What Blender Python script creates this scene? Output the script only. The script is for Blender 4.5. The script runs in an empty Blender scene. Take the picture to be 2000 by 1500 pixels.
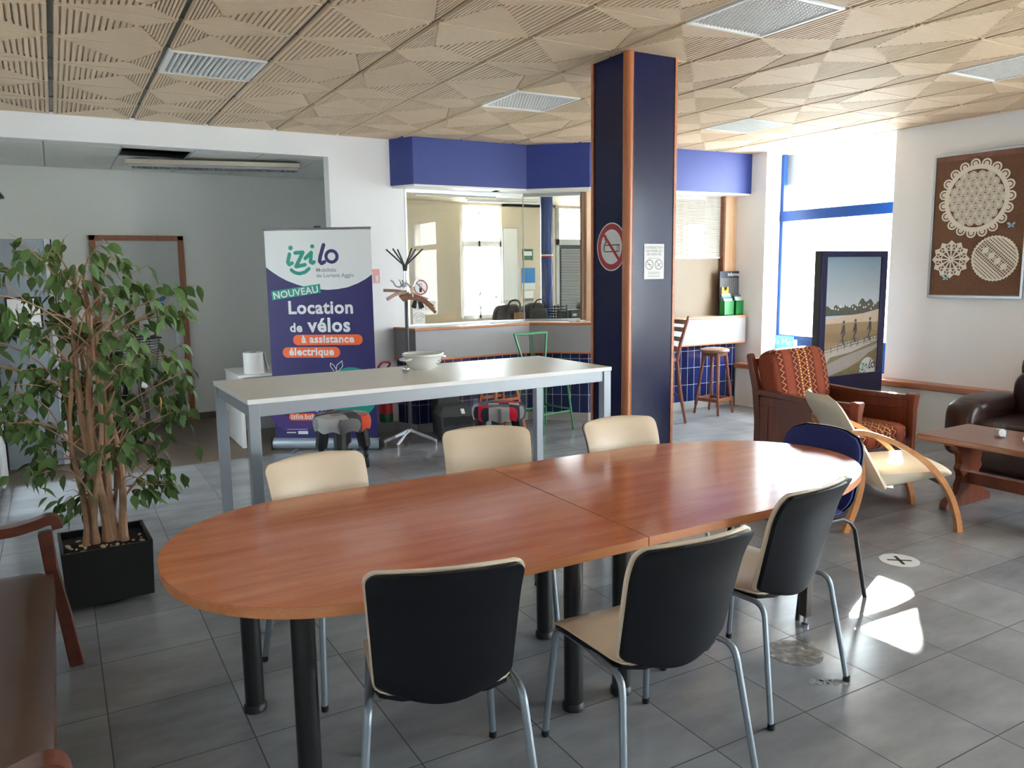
import bpy, bmesh, math, random
from mathutils import Vector, Matrix
random.seed(7)
SC = bpy.context.scene
COL = SC.collection
PI = math.pi
# ------------------------------------------------------------------ camera
H = 1.637                      # eye height
CE = 2.97                      # ceiling height
def cam_rows(yaw, pitch, roll):
    cy, sy, cp, sp = math.cos(yaw), math.sin(yaw), math.cos(pitch), math.sin(pitch)
    f = Vector((sy*cp, cy*cp, -sp)); r = Vector((cy, -sy, 0)); d = f.cross(r)
    c, s = math.cos(roll), math.sin(roll)
    return c*r + s*d, -s*r + c*d, f
R_, D_, F_ = cam_rows(math.radians(29.84176), math.radians(8.07398), math.radians(0.77035))
cd = bpy.data.cameras.new('camera'); cam = bpy.data.objects.new('camera', cd); COL.objects.link(cam)
cd.sensor_width = 36; cd.lens = 1541.96/2000*36; cd.clip_start = 0.05; cd.clip_end = 200
m = Matrix.Identity(4)
for i, a in enumerate((R_, -D_, -F_)):
    for k in range(3): m[k][i] = a[k]
m[2][3] = H
cam.matrix_world = m
SC.camera = cam
SC.cycles.max_bounces = 12; SC.cycles.diffuse_bounces = 8; SC.cycles.glossy_bounces = 6
# ------------------------------------------------------------------ light
vs = SC.view_settings
vs.view_transform = 'Standard'; vs.look = 'None'; vs.gamma = 1; vs.use_curve_mapping = False
vs.exposure = 0.97
W = bpy.data.worlds.new('sky'); SC.world = W; W.use_nodes = True
bg = W.node_tree.nodes['Background']
bg.inputs[0].default_value = (0.84, 0.92, 1.0, 1); bg.inputs[1].default_value = 15.0
sd = bpy.data.lights.new('sun', 'SUN'); sd.energy = 60; sd.angle = math.radians(0.9); sd.color = (1, .95, .88)
sun = bpy.data.objects.new('sun', sd); COL.objects.link(sun); sun.location = (20, 18, 12)
sun.rotation_euler = Vector((-1, -.745, -.58)).to_track_quat('-Z', 'Y').to_euler()
def portal(name, loc, size, direction):
    l = bpy.data.lights.new(name, 'AREA'); l.shape = 'RECTANGLE'; l.size, l.size_y = size
    o = bpy.data.objects.new(name, l); COL.objects.link(o); o.location = loc
    o.rotation_euler = Vector(direction).to_track_quat('-Z', 'Z').to_euler()
    l.cycles.is_portal = True
portal('portal', (7.6, 5.86, 1.75), (1.6, 2.4), (-1, 0, 0))
portal('portal', (8.3, 8.9, 1.75), (1.0, 1.1), (-1, 0, 0))
portal('portal', (-1.7, 6.75, 1.6), (.9, 1.3), (1, 0, 0))
portal('portal', (6.2, 10.9, 1.75), (2.2, 1.8), (0, -1, 0))
portal('portal', (7.75, .75, 1.7), (1.7, 2.3), (-1, 0, 0))
portal('portal', (7.9, -2.5, 1.7), (1.9, 2.3), (-1, 0, 0))
# ------------------------------------------------------------------ materials
def c(r, g, b): return tuple((x/255/12.92 if x/255 <= .04045 else ((x/255+.055)/1.055)**2.4) for x in (r, g, b)) + (1,)
class NT:
    def __init__(s, name):
        s.m = bpy.data.materials.new(name); s.m.use_nodes = True; s.t = s.m.node_tree; s.N = s.t.nodes; s.b = s.N['Principled BSDF']
    def n(s, typ, **k):
        x = s.N.new(typ)
        for a, v in k.items(): setattr(x, a, v)
        return x
    def link(s, a, b): s.t.links.new(a, b)
    def put(s, sock, v):
        if hasattr(v, 'is_output'): s.link(v, sock)
        else: sock.default_value = v
    def math(s, op, a, b=0.0, cc=0.0):
        x = s.n('ShaderNodeMath', operation=op)
        s.put(x.inputs[0], a); s.put(x.inputs[1], b); s.put(x.inputs[2], cc)
        return x.outputs[0]
    def mix(s, f, a, b):
        x = s.n('ShaderNodeMix', data_type='RGBA'); s.put(x.inputs[0], f); s.put(x.inputs[6], a); s.put(x.inputs[7], b)
        return x.outputs[2]
    def noise(s, scale=5, detail=3, vec=None, rough=.5, stretch=None, src='Object'):
        if vec is None:
            vec = s.n('ShaderNodeTexCoord').outputs[src]
        if stretch:
            mp = s.n('ShaderNodeMapping'); mp.inputs['Scale'].default_value = stretch; s.link(vec, mp.inputs[0]); vec = mp.outputs[0]
        x = s.n('ShaderNodeTexNoise'); x.inputs['Scale'].default_value = scale; x.inputs['Detail'].default_value = detail
        x.inputs['Roughness'].default_value = rough
        s.link(vec, x.inputs[0]); return x.outputs[0]
    def ramp(s, f, stops):
        x = s.n('ShaderNodeValToRGB'); s.link(f, x.inputs[0]); e = x.color_ramp.elements
        while len(e) < len(stops): e.new(.5)
        for q, (p, col) in zip(e, stops): q.position = p; q.color = col
        return x.outputs[0]
    def bump(s, h, strength=.2, dist=.01):
        x = s.n('ShaderNodeBump'); x.inputs['Strength'].default_value = strength; x.inputs['Distance'].default_value = dist
        s.link(h, x.inputs['Height']); s.link(x.outputs[0], s.b.inputs['Normal'])
    def set(s, col=None, rough=None, metal=None, spec=None, coat=None, trans=None, ior=None, alpha=None, emit=None, sheen=None):
        I = s.b.inputs
        for k, v in (('Base Color', col), ('Roughness', rough), ('Metallic', metal), ('Specular IOR Level', spec), ('Coat Weight', coat),
                     ('Transmission Weight', trans), ('IOR', ior), ('Alpha', alpha), ('Sheen Weight', sheen)):
            if v is not None: s.put(I[k], v)
        return s.m
def plain(name, col, rough=.5, metal=0, spec=.5, var=.06, bump=0, scale=30, coat=0):
    s = NT(name)
    n = s.noise(scale, 3)
    dark = tuple(x*(1-var*2) for x in col[:3]) + (1,)
    colr = s.mix(n, dark, tuple(min(1, x*(1+var)) for x in col[:3]) + (1,)) if var else col
    if bump: s.bump(n, bump, .004)
    return s.set(col=colr, rough=rough, metal=metal, spec=spec, coat=coat)
def wood(name, a, b, rough=.35, axis=0, scale=9, coat=.1, spec=.5):
    s = NT(name); st = [1, 1, 1]; st = [14, 14, 14]; st[axis] = 1.0
    n = s.noise(scale*.16, 5, stretch=tuple(st), rough=.6)
    n2 = s.noise(scale*.9, 3, stretch=tuple(x*1.5 if x > 1 else 1 for x in st), rough=.6)
    f = s.math('MULTIPLY_ADD', n, .65, s.math('MULTIPLY', n2, .35))
    colr = s.ramp(f, [(.32, a), (.68, b)])
    s.bump(n2, .04, .002)
    return s.set(col=colr, rough=rough, coat=coat, spec=spec)
M = {}
M['wall'] = plain('wall_paint', c(232, 233, 235), .6, var=.015, bump=.03, scale=60)
M['wallgrey'] = plain('recess_paint', c(226, 228, 224), .6, var=.02, bump=.03, scale=60)
M['cream'] = plain('cream_paint', c(205, 192, 170), .6, var=.02)
M['soffit'] = plain('soffit_blue', c(34, 54, 130), .45, var=.05)
M['grey'] = plain('counter_grey', c(152, 152, 154), .5, var=.04, scale=8)
M['orange'] = wood('counter_edge_wood', c(170, 98, 58), c(200, 128, 84), .35, axis=0)
M['post'] = wood('light_wood', c(196, 158, 122), c(222, 190, 158), .45, axis=2)
M['doorframe'] = wood('door_frame_wood', c(132, 76, 48), c(160, 100, 66), .45, axis=2)
M['door'] = plain('door_grey', c(186, 190, 188), .5, var=.02)
M['doorblue'] = plain('door_blue_grey', c(128, 138, 146), .45, var=.03)
M['black'] = plain('black_plastic', c(14, 14, 17), .5, var=.1)
M['blackmetal'] = plain('black_metal', c(16, 16, 18), .38, var=.1, spec=.6)
M['blackwood'] = plain('black_painted_wood', c(20, 20, 23), .4, var=.1)
M['alu'] = plain('aluminium', c(176, 180, 184), .35, metal=.9, var=.03)
M['chrome'] = plain('chrome', c(205, 208, 212), .12, metal=1, var=.01)
M['tablegrey'] = plain('grey_powder_coat', c(150, 157, 165), .4, metal=.25, var=.02)
M['chairgrey'] = plain('chair_leg_grey', c(128, 138, 148), .35, metal=.5, var=.03)
M['white'] = plain('white_laminate', c(222, 219, 212), .35, var=.015)
M['whiteedge'] = plain('white_edge', c(228, 228, 226), .4, var=.01)
M['paper'] = plain('paper', c(228, 228, 226), .7, var=.01)
M['creampad'] = plain('cream_vinyl', c(222, 202, 176), .42, var=.03, bump=.04, scale=120)
M['creamfab'] = plain('cream_fabric', c(226, 214, 192), .7, var=.03, bump=.1, scale=300)
M['shell'] = plain('dark_chair_shell', c(11, 12, 19), .45, var=.05, spec=.32)
M['bluefab'] = plain('blue_fabric', c(38, 46, 110), .85, var=.12, bump=.15, scale=350)
M['bent'] = wood('bent_beech', c(184, 120, 70), c(214, 152, 98), .35, axis=0)
M['red_wood'] = wood('dark_cherry_wood', c(84, 38, 22), c(122, 60, 34), .3, axis=2, coat=.2)
M['oak'] = wood('coffee_table_wood', c(92, 52, 34), c(132, 82, 58), .28, axis=1, coat=.2)
M['stoolwood'] = wood('turned_stool_wood', c(98, 52, 36), c(134, 78, 54), .3, axis=2, coat=.2)
M['orangewood'] = wood('orange_stool_wood', c(150, 76, 40), c(182, 104, 60), .35, axis=2)
M['bench_wood'] = wood('bench_wood', c(82, 38, 24), c(112, 56, 34), .35, axis=1)
M['bench_leather'] = plain('bench_leather', c(84, 60, 50), .38, var=.1, bump=.08, scale=18)
M['leather'] = plain('brown_leather', c(46, 27, 26), .33, var=.12, bump=.12, scale=22)
M['bronze'] = plain('brown_stool_vinyl', c(134, 104, 84), .35, var=.05)
M['green'] = plain('green_metal', c(74, 138, 104), .3, metal=.35, var=.06)
M['pot'] = plain('black_planter', c(15, 14, 14), .55, var=.1)
M['soil'] = plain('soil', c(44, 34, 28), .95, var=.4, bump=1, scale=40)
M['bark'] = plain('bark', c(176, 138, 108), .85, var=.22, bump=.6, scale=25)
M['chips'] = plain('dry_chips', c(196, 170, 140), .8, var=.2)
M['binbody'] = plain('bin_grey', c(62, 64, 68), .45, var=.06)
M['blueframe'] = plain('window_blue', c(12, 66, 140), .35, var=.03)
M['navy'] = plain('totem_navy', c(24, 28, 70), .35, var=.05)
M['cork'] = plain('cork', c(118, 84, 62), .9, var=.3, bump=.4, scale=120)
M['lace'] = plain('lace_cotton', c(226, 220, 206), .9, var=.05)
M['paleblue'] = plain('pale_blue', c(160, 200, 214), .7, var=.05)
M['porcelain'] = plain('porcelain', c(226, 228, 224), .12, var=.01, coat=.4)
M['redp'] = plain('sign_red', c(158, 16, 30), .4, var=.03)
M['blackp'] = plain('print_black', c(24, 24, 26), .6, var=.02)
M['greyp'] = plain('print_grey', c(128, 128, 130), .7, var=.02)
M['purple'] = plain('banner_purple', c(40, 33, 94), .45, var=.02)
M['teal'] = plain('banner_teal', c(22, 140, 122), .45, var=.02)
M['whitep'] = plain('banner_white', c(214, 216, 216), .5, var=.01)
M['orangep'] = plain('banner_orange', c(232, 100, 48), .45, var=.02)
M['purple2'] = plain('banner_violet', c(66, 44, 112), .45, var=.02)
M['extred'] = plain('extinguisher_red', c(184, 26, 30), .3, var=.04, coat=.3)
M['extgreen'] = plain('extinguisher_green', c(16, 92, 50), .4, var=.04)
M['brown_hanger'] = wood('hanger_wood', c(110, 72, 54), c(150, 106, 82), .4, axis=0)
M['darkgrey'] = plain('dark_grey', c(58, 59, 60), .6, var=.1)
M['ltgrey'] = plain('light_grey', c(170, 172, 172), .5, var=.03)
M['brownbag'] = plain('brown_bag', c(150, 108, 76), .7, var=.1)
M['exterior'] = plain('exterior_render', c(230, 232, 230), .9, var=.05)
M['ground'] = plain('exterior_paving', c(190, 188, 184), .9, var=.1)
M['skin_pink'] = plain('pale_wood_cap', c(150, 104, 84), .5, var=.05)
def glass(name, tint=(.97, 1, .99, 1), a=.9, rough=.0):
    s = NT(name); N = s.N; out = N['Material Output']; N.remove(s.b)
    tr = s.n('ShaderNodeBsdfTransparent'); tr.inputs[0].default_value = tint
    gl = s.n('ShaderNodeBsdfGlossy'); gl.inputs['Roughness'].default_value = rough
    fr = s.n('ShaderNodeFresnel'); fr.inputs[0].default_value = 1.45
    ge = s.n('ShaderNodeNewGeometry'); ff = s.math('MULTIPLY', fr.outputs[0], s.math('SUBTRACT', 1, ge.outputs['Backfacing']))
    mx = s.n('ShaderNodeMixShader'); s.link(ff, mx.inputs[0]); s.link(tr.outputs[0], mx.inputs[1]); s.link(gl.outputs[0], mx.inputs[2])
    s.link(mx.outputs[0], out.inputs[0]); return s.m
M['glass'] = glass('window_glass')
M['plasticfilm'] = glass('clear_plastic', (.82, .84, .86, 1), rough=.15)
def tilefloor():
    s = NT('grey_floor_tiles'); g = s.n('ShaderNodeNewGeometry'); sep = s.n('ShaderNodeSeparateXYZ'); s.link(g.outputs['Position'], sep.inputs[0])
    def line(o, off):
        t = s.math('DIVIDE', s.math('ADD', o, 100*.45-off), .45)
        d = s.math('ABSOLUTE', s.math('SUBTRACT', s.math('FRACT', s.math('ADD', t, .5)), .5))
        return s.math('LESS_THAN', d, .0055), s.math('FLOOR', t)
    lx, ix = line(sep.outputs[0], 2.295); ly, iy = line(sep.outputs[1], 2.29)
    l = s.math('MAXIMUM', lx, ly)
    cmb = s.n('ShaderNodeCombineXYZ'); s.link(ix, cmb.inputs[0]); s.link(iy, cmb.inputs[1])
    wn = s.n('ShaderNodeTexWhiteNoise'); s.link(cmb.outputs[0], wn.inputs[0])
    n = s.noise(1.6, 5, vec=g.outputs['Position'], rough=.62, stretch=(1, 2.4, 1))
    f = s.math('ADD', s.math('MULTIPLY', n, .8), s.math('MULTIPLY', wn.outputs[0], .16))
    base = s.ramp(f, [(.3, c(118, 120, 124)), (.72, c(158, 160, 164))])
    col = s.mix(l, base, c(62, 60, 58))
    rough = s.math('MULTIPLY_ADD', l, .5, .17)
    s.bump(s.math('SUBTRACT', 1, l), .25, .002)
    return s.set(col=col, rough=rough, spec=.55)
M['floor'] = tilefloor()
M['floorbrown'] = plain('brown_floor', c(112, 96, 84), .45, var=.12, scale=6)
def bluetile(name, lw, zoff=.09, ch=.2, cw=.1):
    s = NT(name); tc = s.n('ShaderNodeUVMap'); sep = s.n('ShaderNodeSeparateXYZ'); s.link(tc.outputs[0], sep.inputs[0])
    def line(o, p, off, w):
        t = s.math('DIVIDE', s.math('ADD', o, off), p); d = s.math('ABSOLUTE', s.math('SUBTRACT', s.math('FRACT', s.math('ADD', t, .5)), .5))
        return s.math('LESS_THAN', d, w/p), s.math('FLOOR', t)
    lx, ix = line(sep.outputs[0], cw, 10.0, lw); lz, iz = line(sep.outputs[1], ch, 10*ch-zoff, lw)
    cmb = s.n('ShaderNodeCombineXYZ'); s.link(ix, cmb.inputs[0]); s.link(iz, cmb.inputs[1])
    wn = s.n('ShaderNodeTexWhiteNoise'); s.link(cmb.outputs[0], wn.inputs[0])
    base = s.mix(wn.outputs[0], c(16, 24, 66), c(28, 42, 98))
    l = s.math('MAXIMUM', lx, lz)
    s.bump(s.math('SUBTRACT', 1, l), .3, .002)
    return s.set(col=s.mix(l, base, c(186, 190, 196)), rough=s.math('MULTIPLY_ADD', l, .5, .14))
M['bluetile'] = bluetile('blue_wall_tiles', .0022)
def granite():
    s = NT('navy_polished_panel'); n = s.noise(3, 5); v = s.noise(34, 6, rough=.8)
    f = s.math('GREATER_THAN', v, .69)
    col = s.mix(n, c(14, 16, 44), c(26, 30, 72)); col = s.mix(s.math('MULTIPLY', f, .3), col, c(150, 140, 110))
    return s.set(col=col, rough=.2, spec=.3)
M['granite'] = granite()
def leafmat(name, a, b):
    s = NT(name); n = s.noise(9, 2); s.set(col=s.mix(n, a, b), rough=.5, spec=.35)
    s.b.inputs['Subsurface Weight'].default_value = 0
    return s.m
M['leaf'] = leafmat('ficus_leaf', c(56, 84, 38), c(98, 126, 66))
M['leafy'] = leafmat('yellow_leaf', c(226, 150, 20), c(236, 176, 50))
def tabletop():
    s = NT('cherry_laminate'); n = s.noise(1.4, 5, stretch=(1, 9, 1), rough=.6, src='Object'); n2 = s.noise(9, 3, stretch=(1.2, 26, 1), rough=.6)
    f = s.math('MULTIPLY_ADD', n, .7, s.math('MULTIPLY', n2, .3))
    col = s.ramp(f, [(.36, c(184, 100, 62)), (.64, c(206, 128, 84))])
    return s.set(col=col, rough=.15, spec=.6)
M['tabletop'] = tabletop()
M['tableedge'] = wood('table_edge_wood', c(178, 108, 66), c(204, 136, 90), .4, axis=0)
def kilim():
    s = NT('kilim_fabric'); tc = s.n('ShaderNodeTexCoord'); sep = s.n('ShaderNodeSeparateXYZ'); s.link(tc.outputs['Object'], sep.inputs[0])
    x, y, z = sep.outputs; zz = s.math('ADD', y, z)
    zig = s.math('ABSOLUTE', s.math('SUBTRACT', s.math('FRACT', s.math('MULTIPLY', zz, 17)), .5))
    def stripe(cx, w): return s.math('LESS_THAN', s.math('ABSOLUTE', s.math('SUBTRACT', x, cx)), w)
    def zigl(cx, amp, w):
        return s.math('LESS_THAN', s.math('ABSOLUTE', s.math('SUBTRACT', s.math('SUBTRACT', x, cx), s.math('MULTIPLY', s.math('SUBTRACT', zig, .25), amp))), w)
    col = s.mix(s.noise(60, 3), c(116, 50, 36), c(158, 82, 58))
    for cx in (-.26, -.1, .1, .26):
        col = s.mix(stripe(cx, .028), col, c(112, 34, 26)); col = s.mix(zigl(cx, .075, .004), col, c(196, 170, 120))
        for d in (-.034, .034): col = s.mix(stripe(cx+d, .004), col, c(84, 66, 44))
    col = s.mix(stripe(0, .03), col, c(104, 34, 26)); col = s.mix(zigl(0, .1, .005), col, c(212, 176, 110))
    dots = s.math('MULTIPLY', s.math('GREATER_THAN', s.math('FRACT', s.math('MULTIPLY', zz, 36)), .45), 1.0)
    for cx in (-.045, .045): col = s.mix(s.math('MULTIPLY', stripe(cx, .008), dots), col, c(220, 186, 110))
    s.bump(s.noise(160, 2), .2, .003)
    return s.set(col=col, rough=.85, spec=.2)
M['kilim'] = kilim()
def patchwork(name, cols, ang=.4, sc=9):
    s = NT(name); tc = s.n('ShaderNodeTexCoord'); mp = s.n('ShaderNodeMapping'); mp.inputs['Rotation'].default_value = (0, 0, ang); s.link(tc.outputs['Object'], mp.inputs[0])
    sep = s.n('ShaderNodeSeparateXYZ'); s.link(mp.outputs[0], sep.inputs[0])
    ix = s.math('FLOOR', s.math('MULTIPLY', sep.outputs[0], sc)); iy = s.math('FLOOR', s.math('MULTIPLY', sep.outputs[1], sc))
    cmb = s.n('ShaderNodeCombineXYZ'); s.link(ix, cmb.inputs[0]); s.link(iy, cmb.inputs[1]); wn = s.n('ShaderNodeTexWhiteNoise'); s.link(cmb.outputs[0], wn.inputs[0])
    x = s.n('ShaderNodeValToRGB'); x.color_ramp.interpolation = 'CONSTANT'; s.link(wn.outputs[0], x.inputs[0]); e = x.color_ramp.elements
    while len(e) < len(cols): e.new(.5)
    for i, (q, cc) in enumerate(zip(e, cols)): q.position = i/len(cols); q.color = cc
    return s.set(col=x.outputs[0], rough=.9, spec=.2)
M['patch_grey'] = patchwork('grey_patchwork', [c(120, 118, 118), c(64, 64, 68), c(150, 146, 144), c(96, 96, 98), c(190, 70, 44)])
M['patch_red'] = patchwork('red_patchwork', [c(150, 146, 146), c(44, 46, 54), c(92, 92, 96), c(170, 22, 46), c(120, 118, 120), c(36, 38, 48)], .7, 11)
# ------------------------------------------------------------------ builder
class B:
    def __init__(s): s.v = []; s.f = []; s.mi = []; s.k = 0; s.uv = {}
    def add(s, vs, fs, T=None):
        o = len(s.v); s.v += [tuple(T @ Vector(p)) if T is not None else tuple(p) for p in vs]
        s.f += [tuple(o+i for i in f) for f in fs]; s.mi += [s.k]*len(fs); return s
    def box(s, x0, x1, y0, y1, z0, z1, T=None):
        v = [(x, y, z) for x in (x0, x1) for y in (y0, y1) for z in (z0, z1)]
        return s.add(v, [(0, 1, 3, 2), (4, 6, 7, 5), (0, 4, 5, 1), (2, 3, 7, 6), (0, 2, 6, 4), (1, 5, 7, 3)], T)
    def prism(s, poly, z0, z1, T=None):
        n = len(poly); v = [(x, y, z0) for x, y in poly] + [(x, y, z1) for x, y in poly]
        return s.add(v, [tuple(range(n-1, -1, -1)), tuple(range(n, 2*n))] + [(i, (i+1) % n, n+(i+1) % n, n+i) for i in range(n)], T)
    def flat(s, poly, y=0.0, T=None):      # polygon in XZ plane facing -Y
        return s.add([(x, y, z) for x, z in poly], [tuple(range(len(poly)))], T)
    def tube(s, P, r, n=8, ry=None, up=None, caps=True, closed=False, T=None):
        P = [Vector(p) for p in P]; rs = r if isinstance(r, (list, tuple)) else [r]*len(P)
        rys = rs if ry is None else (ry if isinstance(ry, (list, tuple)) else [ry]*len(P))
        v = []; N = len(P); u = None
        for i, p in enumerate(P):
            a = P[(i-1) % N] if (i > 0 or closed) else p; b = P[(i+1) % N] if (i < N-1 or closed) else p
            t = (b-a).normalized()
            if up is not None: u = Vector(up) - t*Vector(up).dot(t)
            elif u is None: u = Vector((0, 0, 1)) - t*t.z if abs(t.z) < .9 else Vector((1, 0, 0)) - t*t.x
            else: u = u - t*u.dot(t)
            u.normalize(); w = t.cross(u)
            for j in range(n):
                an = 2*PI*(j+.5)/n; v.append(p + u*math.cos(an)*rs[i] + w*math.sin(an)*rys[i])
        f = []
        for i in range(N if closed else N-1):
            k = (i+1) % N
            for j in range(n): f.append((i*n+j, i*n+(j+1) % n, k*n+(j+1) % n, k*n+j))
        if caps and not closed: f += [tuple(range(n-1, -1, -1)), tuple((N-1)*n+j for j in range(n))]
        return s.add(v, f, T)
    def bar(s, P, w, h, up=(0, 0, 1), T=None):      # rectangular section: w sideways, h along up
        q = math.sqrt(2); return s.tube(P, [x*q/2 for x in h] if isinstance(h, (list, tuple)) else h*q/2, 4, ry=[x*q/2 for x in w] if isinstance(w, (list, tuple)) else w*q/2, up=up, T=T)
    def lathe(s, prof, n=24, ctr=(0, 0, 0), T=None, cap=True):
        v = [(ctr[0]+r*math.cos(2*PI*j/n), ctr[1]+r*math.sin(2*PI*j/n), ctr[2]+z) for r, z in prof for j in range(n)]
        f = [(i*n+j, i*n+(j+1) % n, (i+1)*n+(j+1) % n, (i+1)*n+j) for i in range(len(prof)-1) for j in range(n)]
        if cap: f += [tuple(range(n-1, -1, -1)), tuple((len(prof)-1)*n+j for j in range(n))]
        return s.add(v, f, T)
    def sq(s, ctr, rad, e1=.4, e2=.4, nu=24, nv=14, T=None, puff=None):
        pw = lambda x, e: math.copysign(abs(x)**e, x); v = []
        for i in range(1, nv):
            la = -PI/2+PI*i/nv
            for j in range(nu):
                lo = 2*PI*j/nu
                v.append((ctr[0]+rad[0]*pw(math.cos(la), e1)*pw(math.cos(lo), e2), ctr[1]+rad[1]*pw(math.cos(la), e1)*pw(math.sin(lo), e2), ctr[2]+rad[2]*pw(math.sin(la), e1)))
        k = len(v); v += [(ctr[0], ctr[1], ctr[2]-rad[2]), (ctr[0], ctr[1], ctr[2]+rad[2])]
        f = [(i*nu+j, i*nu+(j+1) % nu, (i+1)*nu+(j+1) % nu, (i+1)*nu+j) for i in range(nv-2) for j in range(nu)]
        f += [(k, (j+1) % nu, j) for j in range(nu)] + [(k+1, (nv-2)*nu+j, (nv-2)*nu+(j+1) % nu) for j in range(nu)]
        return s.add(v, f, T)
    def shell(s, fn, nu, nv, T=None):      # fn(u,v) -> (front point, back point), u,v in -1..1
        fr, bk = [], []
        for i in range(nv+1):
            for j in range(nu+1):
                a, b = fn(-1+2*j/nu, -1+2*i/nv); fr.append(tuple(a)); bk.append(tuple(b))
        n1 = nu+1; K = len(fr); f = []
        for i in range(nv):
            for j in range(nu):
                a = i*n1+j; f.append((a, a+1, a+n1+1, a+n1)); f.append((K+a, K+a+n1, K+a+n1+1, K+a+1))
        rim = [j for j in range(nu)] + [i*n1+nu for i in range(nv)] + [nv*n1+j for j in range(nu, 0, -1)] + [i*n1 for i in range(nv, 0, -1)]
        for i, a in enumerate(rim):
            b = rim[(i+1) % len(rim)]; f.append((a, K+a, K+b, b))
        return s.add(fr+bk, f, T)
    def mesh(s, name, mats, smooth=False):
        me = bpy.data.meshes.new(name); me.from_pydata([tuple(p) for p in s.v], [], s.f); me.validate()
        mats = mats if isinstance(mats, (list, tuple)) else [mats]
        for x in mats: me.materials.append(M[x] if isinstance(x, str) else x)
        if len(me.polygons) == len(s.mi):
            me.polygons.foreach_set('material_index', s.mi)
        bm = bmesh.new(); bm.from_mesh(me); bmesh.ops.recalc_face_normals(bm, faces=bm.faces) if not getattr(s, 'norecalc', False) else None; bm.to_mesh(me); bm.free()
        if smooth: me.polygons.foreach_set('use_smooth', [True]*len(me.polygons))
        me.update(); return me
    def out(s, name, mats, parent=None, smooth=False, bevel=0, label=None, seg=2, loc=None, sharp=None):
        me = s.mesh(name, mats, smooth); o = bpy.data.objects.new(name, me); COL.objects.link(o)
        if parent is not None: o.parent = parent
        if loc: o.location = loc
        if bevel:
            b = o.modifiers.new('bevel', 'BEVEL'); b.width = bevel; b.segments = seg; b.limit_method = 'ANGLE'; b.angle_limit = math.radians(40)
            if not smooth:
                me.polygons.foreach_set('use_smooth', [True]*len(me.polygons)); b.harden_normals = True
        if smooth:
            try:
                me.set_sharp_from_angle(angle=math.radians(sharp or 42))
            except Exception: pass
        if label: o['label'] = label
        return o
def thing(name, label, cat, loc=(0, 0, 0), rz=0, group=None):
    o = bpy.data.objects.new(name, None); COL.objects.link(o); o.location = loc; o.rotation_euler = (0, 0, math.radians(rz)); o.empty_display_size = .1
    o['label'] = label; o['category'] = cat
    if group: o['group'] = group
    return o
def tag(o, label, cat, group=None):
    o['label'] = label; o['category'] = cat
    if group: o['group'] = group
    return o
def struct(b, name, mat, **k):
    o = b.out(name, mat, **k)
    if k.get('parent') is None: o['kind'] = 'structure'
    return o
def dup(root, loc, rz, label, group=None):
    r = root.copy(); COL.objects.link(r); r.location = loc; r.rotation_euler = (0, 0, math.radians(rz)); r['label'] = label
    if group: r['group'] = group
    for ch in list(root.children):
        q = ch.copy(); COL.objects.link(q); q.parent = r
        for g in list(ch.children):
            d = g.copy(); COL.objects.link(d); d.parent = q
    return r
def arc(cx, cy, r, a0, a1, n=12, ry=None):
    ry = r if ry is None else ry
    return [(cx+r*math.cos(math.radians(a0+(a1-a0)*i/n)), cy+ry*math.sin(math.radians(a0+(a1-a0)*i/n))) for i in range(n+1)]
def disc(cx, cz, r, n=28, rz=None): return arc(cx, cz, r, 0, 360*(n-1)/n, n-1, rz)
def ring(b, cx, cz, r0, r1, y, n=36, k=1.0):
    for i in range(n):
        a, d = 2*PI*i/n, 2*PI*(i+1)/n
        b.flat([(cx+r0*math.cos(a), cz+k*r0*math.sin(a)), (cx+r1*math.cos(a), cz+k*r1*math.sin(a)), (cx+r1*math.cos(d), cz+k*r1*math.sin(d)), (cx+r0*math.cos(d), cz+k*r0*math.sin(d))], y)
def stroke(b, pts, w, y):
    for i in range(len(pts)-1):
        (x0, z0), (x1, z1) = pts[i], pts[i+1]; L = math.hypot(x1-x0, z1-z0) or 1; nx, nz = -(z1-z0)/L*w/2, (x1-x0)/L*w/2
        b.flat([(x0+nx, z0+nz), (x1+nx, z1+nz), (x1-nx, z1-nz), (x0-nx, z0-nz)], y)
    for i, p in enumerate(pts): b.flat(disc(p[0], p[1], w/2, 10), y-.00004*(1+i % 2))
def rrect(x0, x1, z0, z1, r, n=5):
    return arc(x1-r, z1-r, r, 0, 90, n) + arc(x0+r, z1-r, r, 90, 180, n) + arc(x0+r, z0+r, r, 180, 270, n) + arc(x1-r, z0+r, r, 270, 360, n)
def text(s, size, x, z, y, mat, parent, name='lettering', bold=0.0, rot=0, align='CENTER', squeeze=1.0):
    cu = bpy.data.curves.new('t', 'FONT'); cu.body = s; cu.size = size; cu.align_x = align; cu.offset = bold*size; cu.resolution_u = 3
    cu.space_character = 1.0 + bold*2.2
    o = bpy.data.objects.new('t', cu); COL.objects.link(o)
    dg = bpy.context.evaluated_depsgraph_get(); me = bpy.data.meshes.new_from_object(o.evaluated_get(dg))
    bpy.data.objects.remove(o); bpy.data.curves.remove(cu)
    cr, sr = math.cos(math.radians(rot)), math.sin(math.radians(rot))
    for v in me.vertices:
        px, pz = v.co.x*squeeze, v.co.y; v.co = (x+px*cr-pz*sr, y, z+px*sr+pz*cr)
    me.materials.clear(); me.materials.append(M[mat]); me.name = name
    ob = bpy.data.objects.new(name, me); COL.objects.link(ob); ob.parent = parent
    return ob
# ================================================================== setting
def XW(y): return 7.24 + (6.8-y)*.052
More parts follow.
